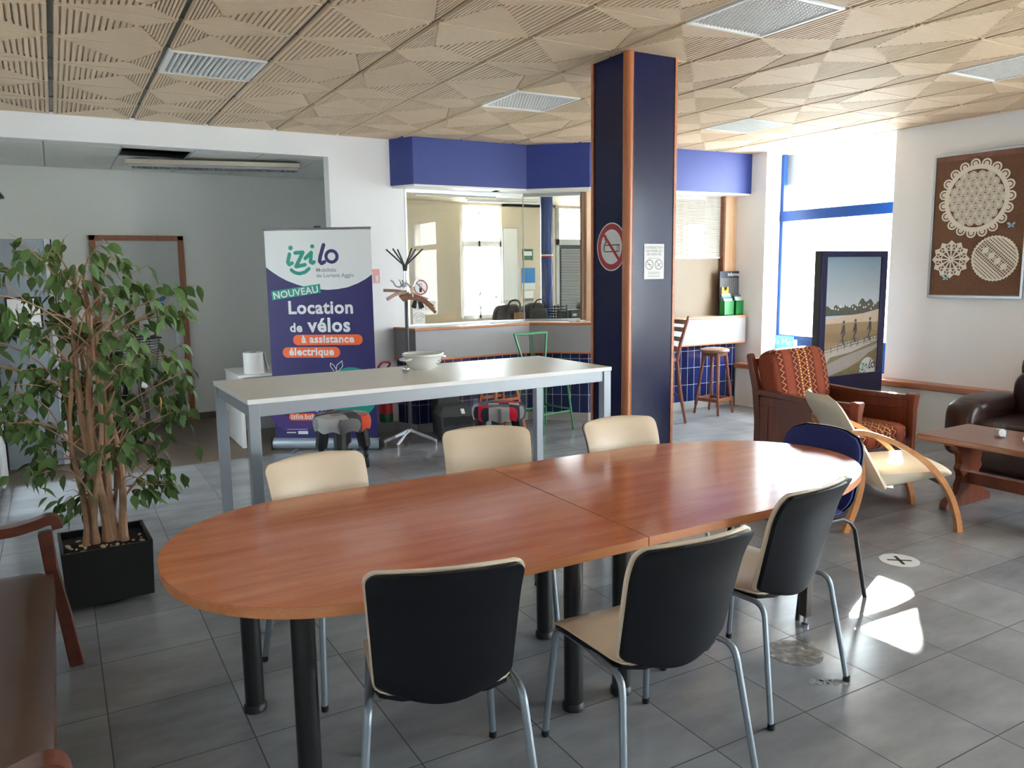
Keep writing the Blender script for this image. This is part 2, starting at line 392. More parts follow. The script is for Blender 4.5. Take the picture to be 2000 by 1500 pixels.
# floor
def plane(name, rects, z, mat, **k):
    b = B()
    for x0, x1, y0, y1 in rects: b.box(x0, x1, y0, y1, z-.05, z)
    return struct(b, name, mat, **k)
plane('floor', [(-.9, 8.5, -3.8, 7.28), (2.4, 8.5, 7.28, 11.0)], 0, 'floor')
plane('floor', [(-.9, 2.4, 7.28, 9.9)], 0, 'floorbrown')
plane('ground_outside', [(-30, 60, -30, 60)], -.12, 'ground')
# walls
b = B(); b.prism([(XW(5.08), 5.08), (XW(5.08)+.5, 5.08), (7.98, 1.6), (XW(1.6), 1.6)], 0, 3.05); struct(b, 'wall_right', 'wall')
def wseg(b, y0, y1, z0, z1): b.prism([(XW(y1), y1), (7.98, y1), (8.1, y0), (XW(y0), y0)], z0, z1)
b = B(); wseg(b, -3.7, 1.6, 0, .55); wseg(b, -3.7, 1.6, 2.9, 3.05); wseg(b, -1.5, -.1, .55, 2.9); wseg(b, -3.7, -3.4, .55, 2.9); struct(b, 'wall_right', 'wall')
b = B(); b.prism([(XW(6.65), 6.65), (XW(7.25), 7.25), (7.22, 7.62), (8.5, 7.62), (8.5, 7.5), (8.05, 7.5), (8.05, 6.8), (7.68, 6.78)], 0, 3.05); struct(b, 'wall_right', 'wall')
b = B(); b.box(XW(5.08)+.3, 8.05, 5.05, 6.8, 0, .5); struct(b, 'wall_sill', 'white')
# low white plinth with wooden ledge along the right wall
b = B(); b.prism([(7.09, 6.9), (7.14, 5.9), (7.31, 3.0), (7.56, -3.6), (7.75, -3.6), (7.6, 6.9)], 0, .455); struct(b, 'baseboard_right', 'white')
b = B()
for y in (5.6, 4.3, 3.0):
    x = 7.09+(6.9-y)*.0573; b.box(x-.008, x-.004, y-.002, y+.002, .02, .45)
b = B(); b.prism([(7.05, 6.9), (7.10, 5.9), (7.27, 3.0), (7.52, -3.6), (7.7, -3.6), (7.55, 3.0), (7.45, 6.9)], .455, .515); struct(b, 'trim_ledge', wood('ledge_wood', c(150, 90, 56), c(186, 122, 82), .35, axis=1), bevel=.012)
# back wall, beam, recess
b = B(); b.box(2.40, 3.05, 7.70, 7.86, 0, 3.05); struct(b, 'wall_back', 'wall')
b = B(); b.box(-.62, 2.40, 7.70, 7.86, 2.775, 3.05); b.box(-.62, 2.40, 7.69, 7.70, 2.762, 2.79); struct(b, 'wall_back', 'wall')
b = B(); b.box(2.42, 3.03, 7.685, 7.70, 0, .1); struct(b, 'baseboard_back', 'grey')
b = B(); b.box(-.62, 3.12, 9.65, 9.8, 0, 3.05); b.box(2.98, 3.12, 7.86, 9.65, 0, 3.05); b.box(-.72, -.6, 7.7, 9.8, 0, 3.05); struct(b, 'wall_recess', 'wallgrey')
b = B(); b.box(1.3, 2.98, 9.63, 9.65, 0, .07); struct(b, 'baseboard_recess', 'floorbrown')
b = B(); RW_ = [(7.86, 8.0), (8.0, 8.6), (8.6, 9.2), (9.2, 9.65)]
for i in range(6):
    for j, (y0, y1) in enumerate(RW_):
        x0 = -.58+i*.6
        if (i, j) == (2, 1): continue
        b.box(x0+.006, min(x0+.594, 2.98), y0+.006, y1-.006, 2.775, 2.795)
ceil2 = struct(b, 'ceiling', 'wallgrey')
b = B()
for i in range(7): b.box(-.58+i*.6-.01, -.58+i*.6+.01, 7.86, 9.65, 2.778, 2.79)
for y0, y1 in RW_[1:]: b.box(-.6, 2.98, y0-.01, y0+.01, 2.778, 2.79)
struct(b, 'grid', 'ltgrey', parent=ceil2)
b = B(); b.box(-.7, 3.1, 7.8, 9.8, 2.98, 3.02); struct(b, 'ceiling', 'blackp')
# left side: wall and glazed entrance
b = B(); b.box(-.85, -.72, -3.7, 4.95, 0, 3.05); b.box(-.85, -.46, 4.85, 4.97, 0, 3.05); b.box(-.62, -.46, 4.97, 6.2, 0, 3.05); b.box(-.62, -.46, 6.2, 7.75, 2.3, 3.05); b.box(-.62, -.46, 7.25, 7.75, 0, 2.3); struct(b, 'wall_left', 'wall')
b = B()
for y in (6.2, 7.19): b.box(-.56, -.48, y, y+.06, 0, 2.3)
b.box(-.56, -.48, 6.2, 7.25, 2.24, 2.3); b.box(-.56, -.48, 6.2, 7.25, 0, .1)
w3_ = B(); w3_.box(-1.9, -1.8, 5.9, 7.6, 0, .9); w3_.box(-1.9, -1.8, 5.9, 7.6, 2.2, 2.5); w3_.box(-1.9, -1.8, 5.9, 6.3, .9, 2.2); w3_.box(-1.9, -1.8, 7.2, 7.6, .9, 2.2); w3_.box(-1.9, -.62, 5.9, 6.0, 0, 2.5); w3_.box(-1.9, -.62, 7.5, 7.6, 0, 2.5); w3_.box(-1.9, -.62, 5.9, 7.6, 2.4, 2.5); w3_.box(-1.9, -.9, 5.9, 7.6, -.05, 0)
struct(w3_, 'wall_light_block', 'wall')  # unseen box added outside the entrance to hold back its daylight
w3 = struct(b, 'window_3', 'alu', bevel=.004)
b = B(); b.box(-.525, -.515, 6.25, 7.2, .1, 2.24); b.out('pane', 'glass', w3)
# wall behind the viewer with its window
b = B(); b.box(-.9, 8.2, -3.8, -3.65, 0, 3.05); struct(b, 'wall_front', 'wall')
b = B()
for y in (-3.4, -1.56, -.1, 1.54): b.box(7.84, 7.9, y, y+.06, .55, 2.9)
for y0, y1 in ((-3.4, -1.5), (-.1, 1.6)):
    for z0, z1 in ((.55, .61), (2.84, 2.9), (2.19, 2.31)): b.box(7.84, 7.9, y0, y1, z0, z1)
w4 = struct(b, 'window_4', 'blueframe')
b = B(); b.box(7.868, 7.872, -3.4, -1.5, .61, 2.84); b.box(7.868, 7.872, -.1, 1.6, .61, 2.84); b.out('pane', 'glass', w4)
# main ceiling: relief tiles
TX, TY, T = 2.497, 3.474, .6
LIGHTS = {(-3, 3), (1, 3), (1, -1), (5, 3), (5, -1)}
def tile(b, i, j):
    x0, y0 = TX+i*T, TY+j*T; g = .009; DP = .015
    fx, fy = (i % 2), (j % 2)
    def P(u, v): return (x0+(1-u if fx else u)*T, y0+(1-v if fy else v)*T)
    def q(u0, v0, u1, v1, u2, v2, u3, v3, z):      # thin rib, top at z + sides
        pts = [P(u0, v0), P(u1, v1), P(u2, v2), P(u3, v3)]; zb = CE+DP
        vs_ = [(x, y, z) for x, y in pts] + [(x, y, zb) for x, y in pts]
        b.add(vs_, [(0, 1, 2, 3), (0, 1, 5, 4), (1, 2, 6, 5), (2, 3, 7, 6), (3, 0, 4, 7)])
    e = .007/T
    lo, hi = .015/T, 1-.015/T
    a, p = .70, .30       # apex of the four fields
    b.add([(*P(lo, e), CE+DP), (*P(hi, e), CE+DP), (*P(hi, 1-e), CE+DP), (*P(lo, 1-e), CE+DP), (*P(lo, e), CE+.03), (*P(hi, e), CE+.03), (*P(hi, 1-e), CE+.03), (*P(lo, 1-e), CE+.03)],
          [(0, 1, 2, 3), (0, 1, 5, 4), (1, 2, 6, 5), (2, 3, 7, 6), (3, 0, 4, 7)])
    # field at low u: ribs run along v
    n = 13
    for k in range(n):
        u = lo+(a-lo)*(k+.1)/n; u2 = lo+(a-lo)*(k+.74)/n; s = (u-lo)/(a-lo)
        q(u, e+(p-e)*s, u, 1-e-(1-e-p)*s, u2, 1-e-(1-e-p)*s, u2, e+(p-e)*s, CE)
    n = 9
    for k in range(n):
        u = a+(hi-a)*(k+.1)/n; u2 = a+(hi-a)*(k+.72)/n; s = (hi-u)/(hi-a)
        q(u, e+(p-e)*s, u, 1-e-(1-e-p)*s, u2, 1-e-(1-e-p)*s, u2, e+(p-e)*s, CE)
    n = 9
    for k in range(n):
        v = e+(p-e)*(k+.06)/n; v2 = e+(p-e)*(k+.9)/n; s = (v-e)/(p-e)
        q(lo+(a-lo)*s, v, hi-(hi-a)*s, v, hi-(hi-a)*s, v2, lo+(a-lo)*s, v2, CE+.001)
    n = 21
    for k in range(n):
        v = p+(1-e-p)*(k+.06)/n; v2 = p+(1-e-p)*(k+.9)/n; s = (1-e-v)/(1-e-p)
        q(lo+(a-lo)*s, v, hi-(hi-a)*s, v, hi-(hi-a)*s, v2, lo+(a-lo)*s, v2, CE+.001)
b = B(); b.norecalc = False
for i in range(-6, 10):
    for j in range(-6, 8):
        if (i, j) in LIGHTS: continue
        cx, cy = TX+(i+.5)*T, TY+(j+.5)*T
        if cx < -.75 or cx > 7.75: continue
        tile(b, i, j)
ceil = struct(b, 'ceiling', plain('ceiling_tile_beige', c(210, 188, 160), .62, var=.03, spec=.3))
b = B()
for i in range(-6, 11):
    x = TX+i*T; b.box(x-.016, x+.016, -3.7, 7.7, CE+.02, CE+.03)
for j in range(-6, 9):
    y = TY+j*T; b.box(-.8, 7.8, y-.011, y+.011, CE+.016, CE+.03)
b.out('runner', plain('runner_grey', c(104, 98, 90), .4, metal=.3), ceil)
b = B(); b.box(-.9, 8.45, -3.8, 7.75, CE+.10, CE+.14); b.box(-.9, 8.6, -3.8, TY-6*T, CE+.03, CE+.1); struct(b, 'ceiling', 'darkgrey')
# lay-in lights
LLAB = {(-3, 3): 'square ceiling light with parallel white louvres above the opening to the back corridor', (1, 3): 'square ceiling light with honeycomb grille just beside the blue pillar',
        (1, -1): 'large-looking honeycomb ceiling light nearest the viewer, in front of the blue pillar', (5, 3): 'ribbed ceiling light nearest the reception bar and street window', (5, -1): 'honeycomb ceiling light above the lounge corner near the cork board'}
for (i, j), lab in LLAB.items():
    t = thing('ceiling_light', lab, 'ceiling light', (TX+(i+.5)*T, TY+(j+.5)*T, CE), 0, 'square ceiling lights')
    b = B()
    for x0, x1, y0, y1 in ((-.288, .288, -.288, -.268), (-.288, .288, .268, .288), (-.288, -.268, -.268, .268), (.268, .288, -.268, .268)): b.box(x0, x1, y0, y1, -.004, .06)
    b.out('frame', 'whiteedge', t)
    b = B(); b.box(-.27, .27, -.27, .27, .07, .075); b.out('housing', 'alu' if (i, j) not in ((-3, 3), (5, 3)) else 'ltgrey', t)
    b = B()
    if (i, j) in ((-3, 3), (5, 3)):
        for k in range(17):
            x = -.26+k*.0325; b.bar([(x, -.268, .02), (x, .268, .02)], .012, .04)
        for y in (-.13, 0, .13): b.box(-.268, .268, y-.002, y+.002, .03, .045)
    else:
        for k in range(20):
            for l in range(20):
                x = -.262+k*.0262+(.0131 if l % 2 else 0); y = -.262+l*.0262
                if x > .255: continue
                b.bar([(x, y, .018), (x+.0131, y+.0131, .018), (x+.0262, y, .018)], .0042, .03)
                if l % 1 == 0: b.bar([(x+.0131, y+.013, .018), (x+.0131, y+.0262, .018)], .0042, .03)
    b.out('louvre', 'whiteedge', t)
# header above the reception
SP = [(3.03, 7.70), (3.17, 7.43), (4.47, 7.42), (4.98, 6.98), (7.262, 6.865)]
b = B(); b.prism(SP+[(7.262, 7.6), (5.6, 7.62), (4.9, 8.0), (3.03, 8.0)], 2.515, 3.0); struct(b, 'wall_header', 'soffit')
b = B(); b.prism([(3.05, 7.69), (3.18, 7.44), (4.47, 7.43), (4.985, 6.99), (7.255, 6.875), (7.262, 7.58), (5.6, 7.6), (4.9, 7.98), (3.05, 7.98)], 2.495, 2.515); hd = struct(b, 'trim_header', 'white')
b = B(); b.lathe([(.05, -.006), (.062, -.004), (.065, 0)], 24, (4.15, 7.55, 2.495)); b.out('spotlight', 'chrome', hd)
b = B(); b.lathe([(.001, -.0075), (.045, -.0075)], 24, (4.15, 7.55, 2.495)); b.out('recess', 'blackp', hd)
# ---- pillar
b = B(); b.box(3.165, 3.55, 4.03, 4.40, 0, CE+.02); pil = struct(b, 'pillar', 'granite')
b = B(); b.lathe([(.033, 0), (.033, CE)], 20, (3.178, 4.043, 0)); b.out('corner_moulding', wood('pillar_moulding', c(158, 92, 54), c(186, 116, 74), .32, axis=2), pil, smooth=True)
b = B(); b.box(3.54, 3.562, 4.024, 4.05, 0, CE); b.box(3.155, 3.175, 4.385, 4.41, 0, CE); b.out('edge_trim', 'orange', pil, bevel=.003)
# ---- reception counter
def offs(P, d):
    out = []
    for i, p in enumerate(P):
        a = Vector(P[max(0, i-1)]); q = Vector(p); e = Vector(P[min(len(P)-1, i+1)])
        n1 = Vector((-(q-a).y, (q-a).x)) if i > 0 else None; n2 = Vector((-(e-q).y, (e-q).x)) if i < len(P)-1 else None
        n = (n1.normalized() if n1 is not None and n1.length else Vector((0, 0))) + (n2.normalized() if n2 is not None and n2.length else Vector((0, 0)))
        n.normalize(); k = n.dot((n1 if n1 is not None else n2).normalized()); r = q+n*d/max(.3, k); out.append((r.x, r.y))
    return out
def rib(b, P, d, z0, z1):
    Q = offs(P, d)
    for i in range(len(P)-1): b.prism([P[i], P[i+1], Q[i+1], Q[i]], z0, z1)
CP = [(3.006, 7.68), (3.08, 7.29), (4.45, 7.36), (4.95, 6.90), (7.19, 6.85)]
CT = [(3.03, 7.68), (3.13, 7.43), (4.48, 7.46), (4.98, 7.01), (7.13, 6.955)]
cnt = thing('reception_counter', 'long angled reception counter with grey front band and blue tiled base below the glass', 'counter', (5, 7.4, 0))
def sub(b, name, mat, **k):
    o = b.out(name, mat, cnt, **k); o.location = (-5, -7.4, 0); return o
b = B(); rib(b, CP, .05, .772, 1.066); sub(b, 'front_band', 'grey', bevel=.004)
b = B(); rib(b, offs(CP, -.008), .07, 1.064, 1.09); rib(b, offs(CP, -.008), .06, .755, .775); sub(b, 'wood_edge', 'orange', bevel=.006)
b = B(); b.prism(offs(CP, .055)+[(7.17, 7.58), (5.5, 7.62), (4.9, 7.98), (3.16, 7.98), (3.16, 7.68)], 1.05, 1.083); sub(b, 'worktop', 'white')
b = B(); b.prism(offs(CT, .03)+[(7.1, 7.5), (5.5, 7.6), (4.9, 7.95), (3.17, 7.95), (3.17, 7.68)], 0, 1.05); sub(b, 'carcass', 'ltgrey')
b = B(); u = 0; faces = []
for i in range(len(CT)-1):
    (x0, y0), (x1, y1) = CT[i], CT[i+1]; L = math.hypot(x1-x0, y1-y0)
    b.add([(x0, y0, .09), (x1, y1, .09), (x1, y1, 1.0), (x0, y0, 1.0)], [(0, 1, 2, 3)]); faces.append((u, u+L)); u += L
ob = sub(b, 'tiled_base', 'bluetile'); uvl = ob.data.uv_layers.new(name='UVMap')
for p in ob.data.polygons:
    a0, a1 = faces[p.index]; (x0, y0) = CT[p.index]
    for li in p.loop_indices:
        co = ob.data.vertices[ob.data.loops[li].vertex_index].co
        uvl.data[li].uv = (a0+math.hypot(co.x-x0, co.y-y0), co.z)
b = B(); rib(b, offs(CT, -.006), .03, 0, .09); sub(b, 'skirting', 'ltgrey')
# ---- reception glazing
b = B(); GL = [(3.2, 7.73), (4.60, 7.725), (5.10, 7.30)]
rib(b, offs(GL, -.012), .03, 1.083, 1.105); rib(b, offs(GL, -.012), .03, 2.46, 2.497); b.box(3.185, 3.21, 7.72, 7.75, 1.083, 2.49)
w2 = struct(b, 'window_2', 'alu')
b = B(); rib(b, GL, .006, 1.1, 2.47); b.out('pane', 'glass', w2)
b = B(); b.box(4.595, 4.605, 7.715, 7.725, 1.1, 2.47); b.out('joint', 'ltgrey', w2)
b = B(); b.box(3.03, 3.19, 7.72, 7.98, 1.083, 2.5); b.out('jamb', 'wall', w2)
b = B(); b.box(5.125, 5.235, 7.24, 7.32, 1.083, 2.497); struct(b, 'trim_post', 'post', bevel=.004)
b = B(); b.box(5.085, 5.122, 7.27, 7.31, 1.083, 2.497); struct(b, 'trim_post', wood('brown_trim', c(120, 92, 74), c(146, 112, 90), .4, axis=2), bevel=.003)
b = B(); b.box(7.03, 7.262, 7.08, 7.16, 1.083, 2.497); struct(b, 'trim_post', 'post', bevel=.004)
b = B(); b.box(7.0, 7.03, 7.06, 7.12, 1.083, 2.497); struct(b, 'trim_post', 'oak', bevel=.003)
b = B(); b.box(5.235, 7.03, 7.12, 7.15, 1.083, 1.765); struct(b, 'wall_panel', plain('panel_beige', c(128, 110, 88), .55, var=.04))
b = B()
for k in range(46):
    z = 1.79+k*.0155; b.add([(5.26, 7.118, z), (7.0, 7.118, z), (7.0, 7.134, z+.010), (5.26, 7.134, z+.010)], [(0, 1, 2, 3)])
b.box(5.25, 7.0, 7.108, 7.145, 1.766, 1.785)
bl = tag(b.out('venetian_blind', 'whiteedge'), 'white venetian blind lowered over the beige panel behind the bar', 'blind')
# ---- office behind the counter
b = B(); b.box(3.12, 8.5, 10.62, 10.8, 0, .95); b.box(3.12, 5.28, 10.62, 10.8, .95, 2.9); b.box(5.95, 6.92, 10.62, 10.8, .95, 2.9); b.box(7.5, 8.5, 10.62, 10.8, .95, 2.9); b.box(5.28, 7.5, 10.62, 10.8, 2.62, 2.9); struct(b, 'wall_office', 'cream')
b = B(); b.box(8.3, 8.5, 7.5, 10.8, 0, 1.2); b.box(8.3, 8.5, 7.5, 10.8, 2.3, 3.0); b.box(8.3, 8.5, 7.5, 8.6, 1.2, 2.3); b.box(8.3, 8.5, 9.2, 10.8, 1.2, 2.3); struct(b, 'wall_office', 'cream')
b = B(); b.box(3.13, 3.16, 7.99, 10.62, 0, 2.9); struct(b, 'wall_office', 'cream')
b = B(); b.box(3.17, 8.3, 8.01, 10.62, 2.66, 2.7); b.box(5.7, 8.3, 7.63, 8.01, 2.66, 2.7)
b.box(3.1, 8.5, 7.45, 10.8, 3.0, 3.1); struct(b, 'ceiling', 'cream')
b = B()
for x in (5.28, 5.56, 5.92): b.box(x, x+.03, 10.64, 10.7, .95, 2.62)
b.box(5.28, 5.95, 10.64, 10.7, 2.02, 2.1); b.box(5.28, 5.95, 10.64, 10.7, .95, 1.0); w5 = struct(b, 'window_5', 'whiteedge')
b = B(); b.box(5.3, 5.93, 10.66, 10.665, 1.0, 2.62); b.out('pane', 'glass', w5)
b = B()
for x in (6.92, 7.44): b.box(x, x+.06, 10.6, 10.68, 0, 2.62)
b.box(6.92, 7.5, 10.6, 10.68, 2.05, 2.14); d3 = struct(b, 'door_3', 'ltgrey')
b = B(); b.box(6.98, 7.44, 10.64, 10.66, 0, 2.05); b.out('leaf', 'darkgrey', d3)
b = B()
for k in range(60): b.box(7.02, 7.40, 10.605, 10.63, .5+k*.025, .512+k*.025)
b.out('blind', 'ltgrey', d3)
b = B()
for k in range(20): b.add([(6.98, 10.63, 2.16+k*.022), (7.44, 10.63, 2.16+k*.022), (7.44, 10.65, 2.17+k*.022), (6.98, 10.65, 2.17+k*.022)], [(0, 1, 2, 3)])
b.out('top_blind', 'whiteedge', d3)
b = B()
for y in (8.6, 9.14): b.box(8.36, 8.42, y, y+.06, 1.2, 2.3)
w6 = struct(b, 'window_6', 'whiteedge')
b = B(); b.box(8.385, 8.39, 8.66, 9.14, 1.2, 2.3); b.out('pane', 'glass', w6)
b = B(); b.lathe([(.085, 0), (.085, 2.66)], 20, (5.85, 9.2, 0)); col = struct(b, 'column', plain('column_blue', c(42, 66, 130), .25, var=.2, scale=8), smooth=True)
tc = thing('tricolour_ribbon', 'thin blue white and red ribbon tied round the blue column in the office', 'ribbon', (5.85, 9.2, 1.83))
for k, (mm, nm) in enumerate((('redp', 'red_stripe'), ('whitep', 'white_stripe'), ('navy', 'blue_stripe'))):
    b = B(); b.lathe([(.088, k*.018), (.088, k*.018+.018)], 20, cap=False); b.out(nm, mm, tc)
# ---- street window on the right
b = B()
b.box(7.62, 7.68, 6.72, 6.79, .5, CE); b.box(7.62, 7.68, 5.06, 5.10, .5, CE); b.box(7.61, 7.69, 5.06, 6.79, 2.19, 2.31); b.box(7.62, 7.68, 5.06, 6.79, .79, .84)
w1 = struct(b, 'window_1', 'blueframe', bevel=.004)
b = B(); b.box(7.64, 7.66, 5.1, 6.46, .5, .79); b.out('lower_panel', 'blueframe', w1)
b = B(); b.box(7.648, 7.652, 5.1, 6.72, .84, CE); b.out('pane', 'glass', w1)
b = B(); b.box(7.6, 8.1, 5.0, 6.85, CE, 3.05); struct(b, 'wall_lintel', 'wall')
b = B(); b.box(14, 14.4, 6.0, 15, -.12, 2.5); b.box(17, 22, 2, 13, -.12, 1.2)
for k in range(24): b.box(13.96, 14.0, 8.0+k*.28, 8.08+k*.28, .4, 2.4)
o = b.out('neighbouring_building', 'exterior'); tag(o, 'low pale building with ribbed front seen through the street window', 'building')
b = B(); b.box(7.72, 7.95, 6.60, 6.80, 2.62, 3.0); tag(b.out('shutter_box', 'ltgrey'), 'pale grey box hanging outside the top of the street window', 'box')
# ---- corridor door, open door leaf
b = B(); b.box(.36, .42, 9.60, 9.66, 0, 2.085); b.box(1.235, 1.295, 9.60, 9.66, 0, 2.085); b.box(.36, 1.295, 9.60, 9.66, 2.03, 2.085); d1 = struct(b, 'door_1', 'doorframe', bevel=.004)
b = B(); b.box(.42, 1.235, 9.625, 9.655, .01, 2.03); b.out('leaf', 'door', d1)
b = B(); b.box(1.15, 1.19, 9.612, 9.626, .88, 1.12); b.out('handle_plate', 'alu', d1)
b = B(); b.tube([(1.17, 9.61, 1.03), (1.17, 9.575, 1.03), (1.05, 9.57, 1.03)], .009, 8); b.out('handle', 'alu', d1, smooth=True)
b = B(); b.box(-.455, -.045, 7.88, 7.92, .01, 1.965); d2 = struct(b, 'door_2', 'doorblue', bevel=.004)
b = B(); b.box(-.045, -.0, 7.87, 7.93, .01, 1.965); b.out('jamb', 'ltgrey', d2)
b = B(); b.box(-.0, .012, 7.87, 7.93, .01, 1.965); b.out('seal', 'blackp', d2)
b = B(); b.box(-.5, -.456, 7.87, 7.92, .01, 1.965); b.out('painted_gap_shade', 'blackp', d2)  # solid black strip, its colour stands for shade in the gap
# ================================================================== furniture
# ---- oval meeting table: two half tables pushed together
def half_table(label, poly, cx, legs, grp):
    t = thing('meeting_table', label, 'table', (cx, 2.575, 0), 0)
    b = B(); b.prism([(x-cx, y-2.575) for x, y in poly], .7395, .741); b.out('laminate_surface', 'tabletop', t)
    b = B(); b.prism([(x-cx, y-2.575) for x, y in poly], .706, .7395); b.out('tabletop', 'tableedge', t, bevel=.003)
    for kind, x, y in legs:
        b = B()
        if kind == 'round':
            b.lathe([(.036, .0), (.036, .706)], 20, (x-cx, y-2.575, 0)); o = b.out('leg', 'blackmetal', t, smooth=True)
            f = B(); f.lathe([(.036, .0), (.042, .002), (.042, .022), (.036, .03)], 20, (x-cx, y-2.575, 0)); f.out('foot_ring', 'black', o, smooth=True)
        else:
            b.box(x-cx-.02, x-cx+.02, y-2.595, y-2.555, .05, .706); o = b.out('leg', 'ltgrey' if kind == 'pale' else plain('bronze_leg', c(70, 62, 56), .3, metal=.4), t, bevel=.003)
            f = B(); f.lathe([(.018, 0), (.018, .012), (.007, .016), (.007, .05)], 12, (x-cx, y-2.575, 0)); f.out('levelling_foot', 'chrome', o, smooth=True)
    b = B()
    xs = [l[1] for l in legs]; x0, x1 = min(xs)-cx, max(xs)-cx
    for yy in (2.34, 2.86): b.box(x0, x1, yy-2.575-.015, yy-2.575+.015, .672, .706)
    for xx in (x0, x1): b.box(xx-.015, xx+.015, -.235, .285, .672, .706)
    b.out('underframe', 'blackmetal', t)
    return t
def ell(cx, cy, a, bb, a0, a1, n, p=2.0):
    out = []
    for i in range(n+1):
        th = math.radians(a0+(a1-a0)*i/n); co, si = math.cos(th), math.sin(th)
        out.append((cx+a*math.copysign(abs(co)**(2/p), co), cy+bb*math.copysign(abs(si)**(2/p), si)))
    return out
left = ell(.80, 2.575, .59, .575, 90, 270, 40, 2.15) + [(1.676, 2.005), (1.676, 3.15)]
right = ell(2.35, 2.575, .915, .565, -90, 90, 44, 2.1) + [(1.682, 3.145), (1.682, 2.010)]
half_table('rounded half of the oval cherry meeting table nearer the potted ficus, on black round legs', left, 1.0, [('round', .535, 2.93), ('round', .56, 2.25), ('round', 1.575, 2.31), ('round', 1.575, 2.86)], None)
half_table('rounded half of the oval cherry meeting table nearer the lounge armchairs, sunlit at its end', right, 2.4, [('round', 1.80, 2.31), ('round', 1.80, 2.87), ('dark', 2.88, 2.33), ('pale', 2.93, 2.79)], None)
# ---- stacking chair with dark shell and cream pad; origin on the floor, facing +Y
def make_chair(label):
    t = thing('stacking_chair', label, 'chair', (0, 0, 0), 0, 'cream and black chairs round the oval table')
    def cw(z): s = (z-.43)/.43; return .198+.022*s
    def backpt(u, v, off):
        v = math.sin(max(-1.03, min(1.03, v))*PI/2) if abs(v) <= 1 else v
        z = .455+(.395)*(v*.5+.5); e = .036; d = (1-abs(v))*.20
        w = cw(z); w = w-e+math.sqrt(max(0, e*e-(e-min(e, d))**2))
        zz = z-.035*(1-u*u)*(1 if v < 0 else 0)*(-v)+.008*(1-u*u)*max(0, v)
        y = -.205-.10*((z-.455)/.4)-.03*max(0, (z-.72)/.13)**2+.045*u*u+off
        return (u*w, y, zz)
    b = B(); b.shell(lambda u, v: (backpt(u, v, .0), backpt(u*1.0, v, -.016)), 16, 26); b.out('back_shell', 'shell', t, smooth=True)
    def pad(u, v):
        g = max(0, 1-u**6)*max(0, 1-v**6); f = backpt(u*1.028, v, .002); k = backpt(u*1.028, v, .014+.024*g); f, k = [(q[0], q[1], q[2]+.006*v) for q in (f, k)]; return k, f
    b = B(); b.shell(pad, 16, 26); b.out('back_pad', 'creampad', t, smooth=True)
    def seat(u, v):
        y = -.20+.43*(v*.5+.5); e = .07; d = (1-abs(v))*.215; w = .212+.012*v; w = w-e+math.sqrt(max(0, e*e-(e-min(e, d))**2))
        z = .452-.02*math.exp(-((v+.1)/.6)**2)*(1-u*u)-.035*max(0, v-.6)**1.4*3; g = max(0, 1-u**8)*max(0, 1-v**8)
        return (u*w, y, z+.006*g+.004), (u*w, y, z-.026*g)
    b = B(); b.shell(seat, 16, 18); b.out('seat', 'creampad', t, smooth=True)
    b = B(); b.shell(lambda u, v: tuple((p[0]*.97, p[1]*.99, p[2]-dz) for p, dz in zip(seat(u, v), (.026, .008))), 12, 12); b.out('seat_pan', 'shell', t, smooth=True)
    def bend(pts, r=.05, n=5):
        out = [Vector(pts[0])]
        for i in range(1, len(pts)-1):
            a, p, q = Vector(pts[i-1]), Vector(pts[i]), Vector(pts[i+1]); d1 = (a-p).normalized()*r; d2 = (q-p).normalized()*r
            for k in range(n+1):
                s = k/n; out.append((p+d1)*(1-s)**2+p*2*s*(1-s)+(p+d2)*s*s)
        return out+[Vector(pts[-1])]
    for s in (-1, 1):
        b = B(); b.tube(bend([(s*.262, -.285, .012), (s*.222, -.215, .435), (s*.192, .02, .425)]), .0125, 10, ry=.0095); leg = b.out('leg', 'chairgrey', t, smooth=True)
        f = B(); f.lathe([(.012, 0), (.014, .002), (.0135, .022)], 10, (s*.2625, -.286, 0)); f.out('foot_cap', 'black', leg)
        b = B(); b.tube(bend([(s*.222, .245, .012), (s*.198, .205, .425), (s*.192, .01, .425)]), .0125, 10, ry=.0095); leg = b.out('leg', 'chairgrey', t, smooth=True)
        f = B(); f.lathe([(.012, 0), (.014, .002), (.0135, .022)], 10, (s*.222, .245, 0)); f.out('foot_cap', 'black', leg)
    for yy, zz in ((-.12, .42), (.14, .415)): b = B(); b.tube([(-.19, yy, zz), (.19, yy, zz)], .009, 8); b.out('cross_tube', 'chairgrey', t, smooth=True)
    return t
ch = make_chair('cream chair with broad black back to the viewer, nearest the planter of the three')
ch.location = (.94, 2.135, 0); ch.rotation_euler.z = math.radians(-17)
G = 'cream and black chairs round the oval table'
dup(ch, (1.60, 1.96, 0), -2, 'cream chair seen from behind, the middle of the three with dark backs', G)
dup(ch, (2.315, 2.15, 0), 9, 'cream chair with dark back to the viewer standing closest to the sunlit table end', G)
dup(ch, (.95, 3.05, 0), 187, 'cream chair across the oval table, the one nearest the potted ficus', G)
dup(ch, (1.745, 3.19, 0), 163, 'cream chair across the oval table, in front of the stool with red patchwork', G)
dup(ch, (2.52, 3.02, 0), 176, 'cream chair across the oval table, beside the blue pillar', G)
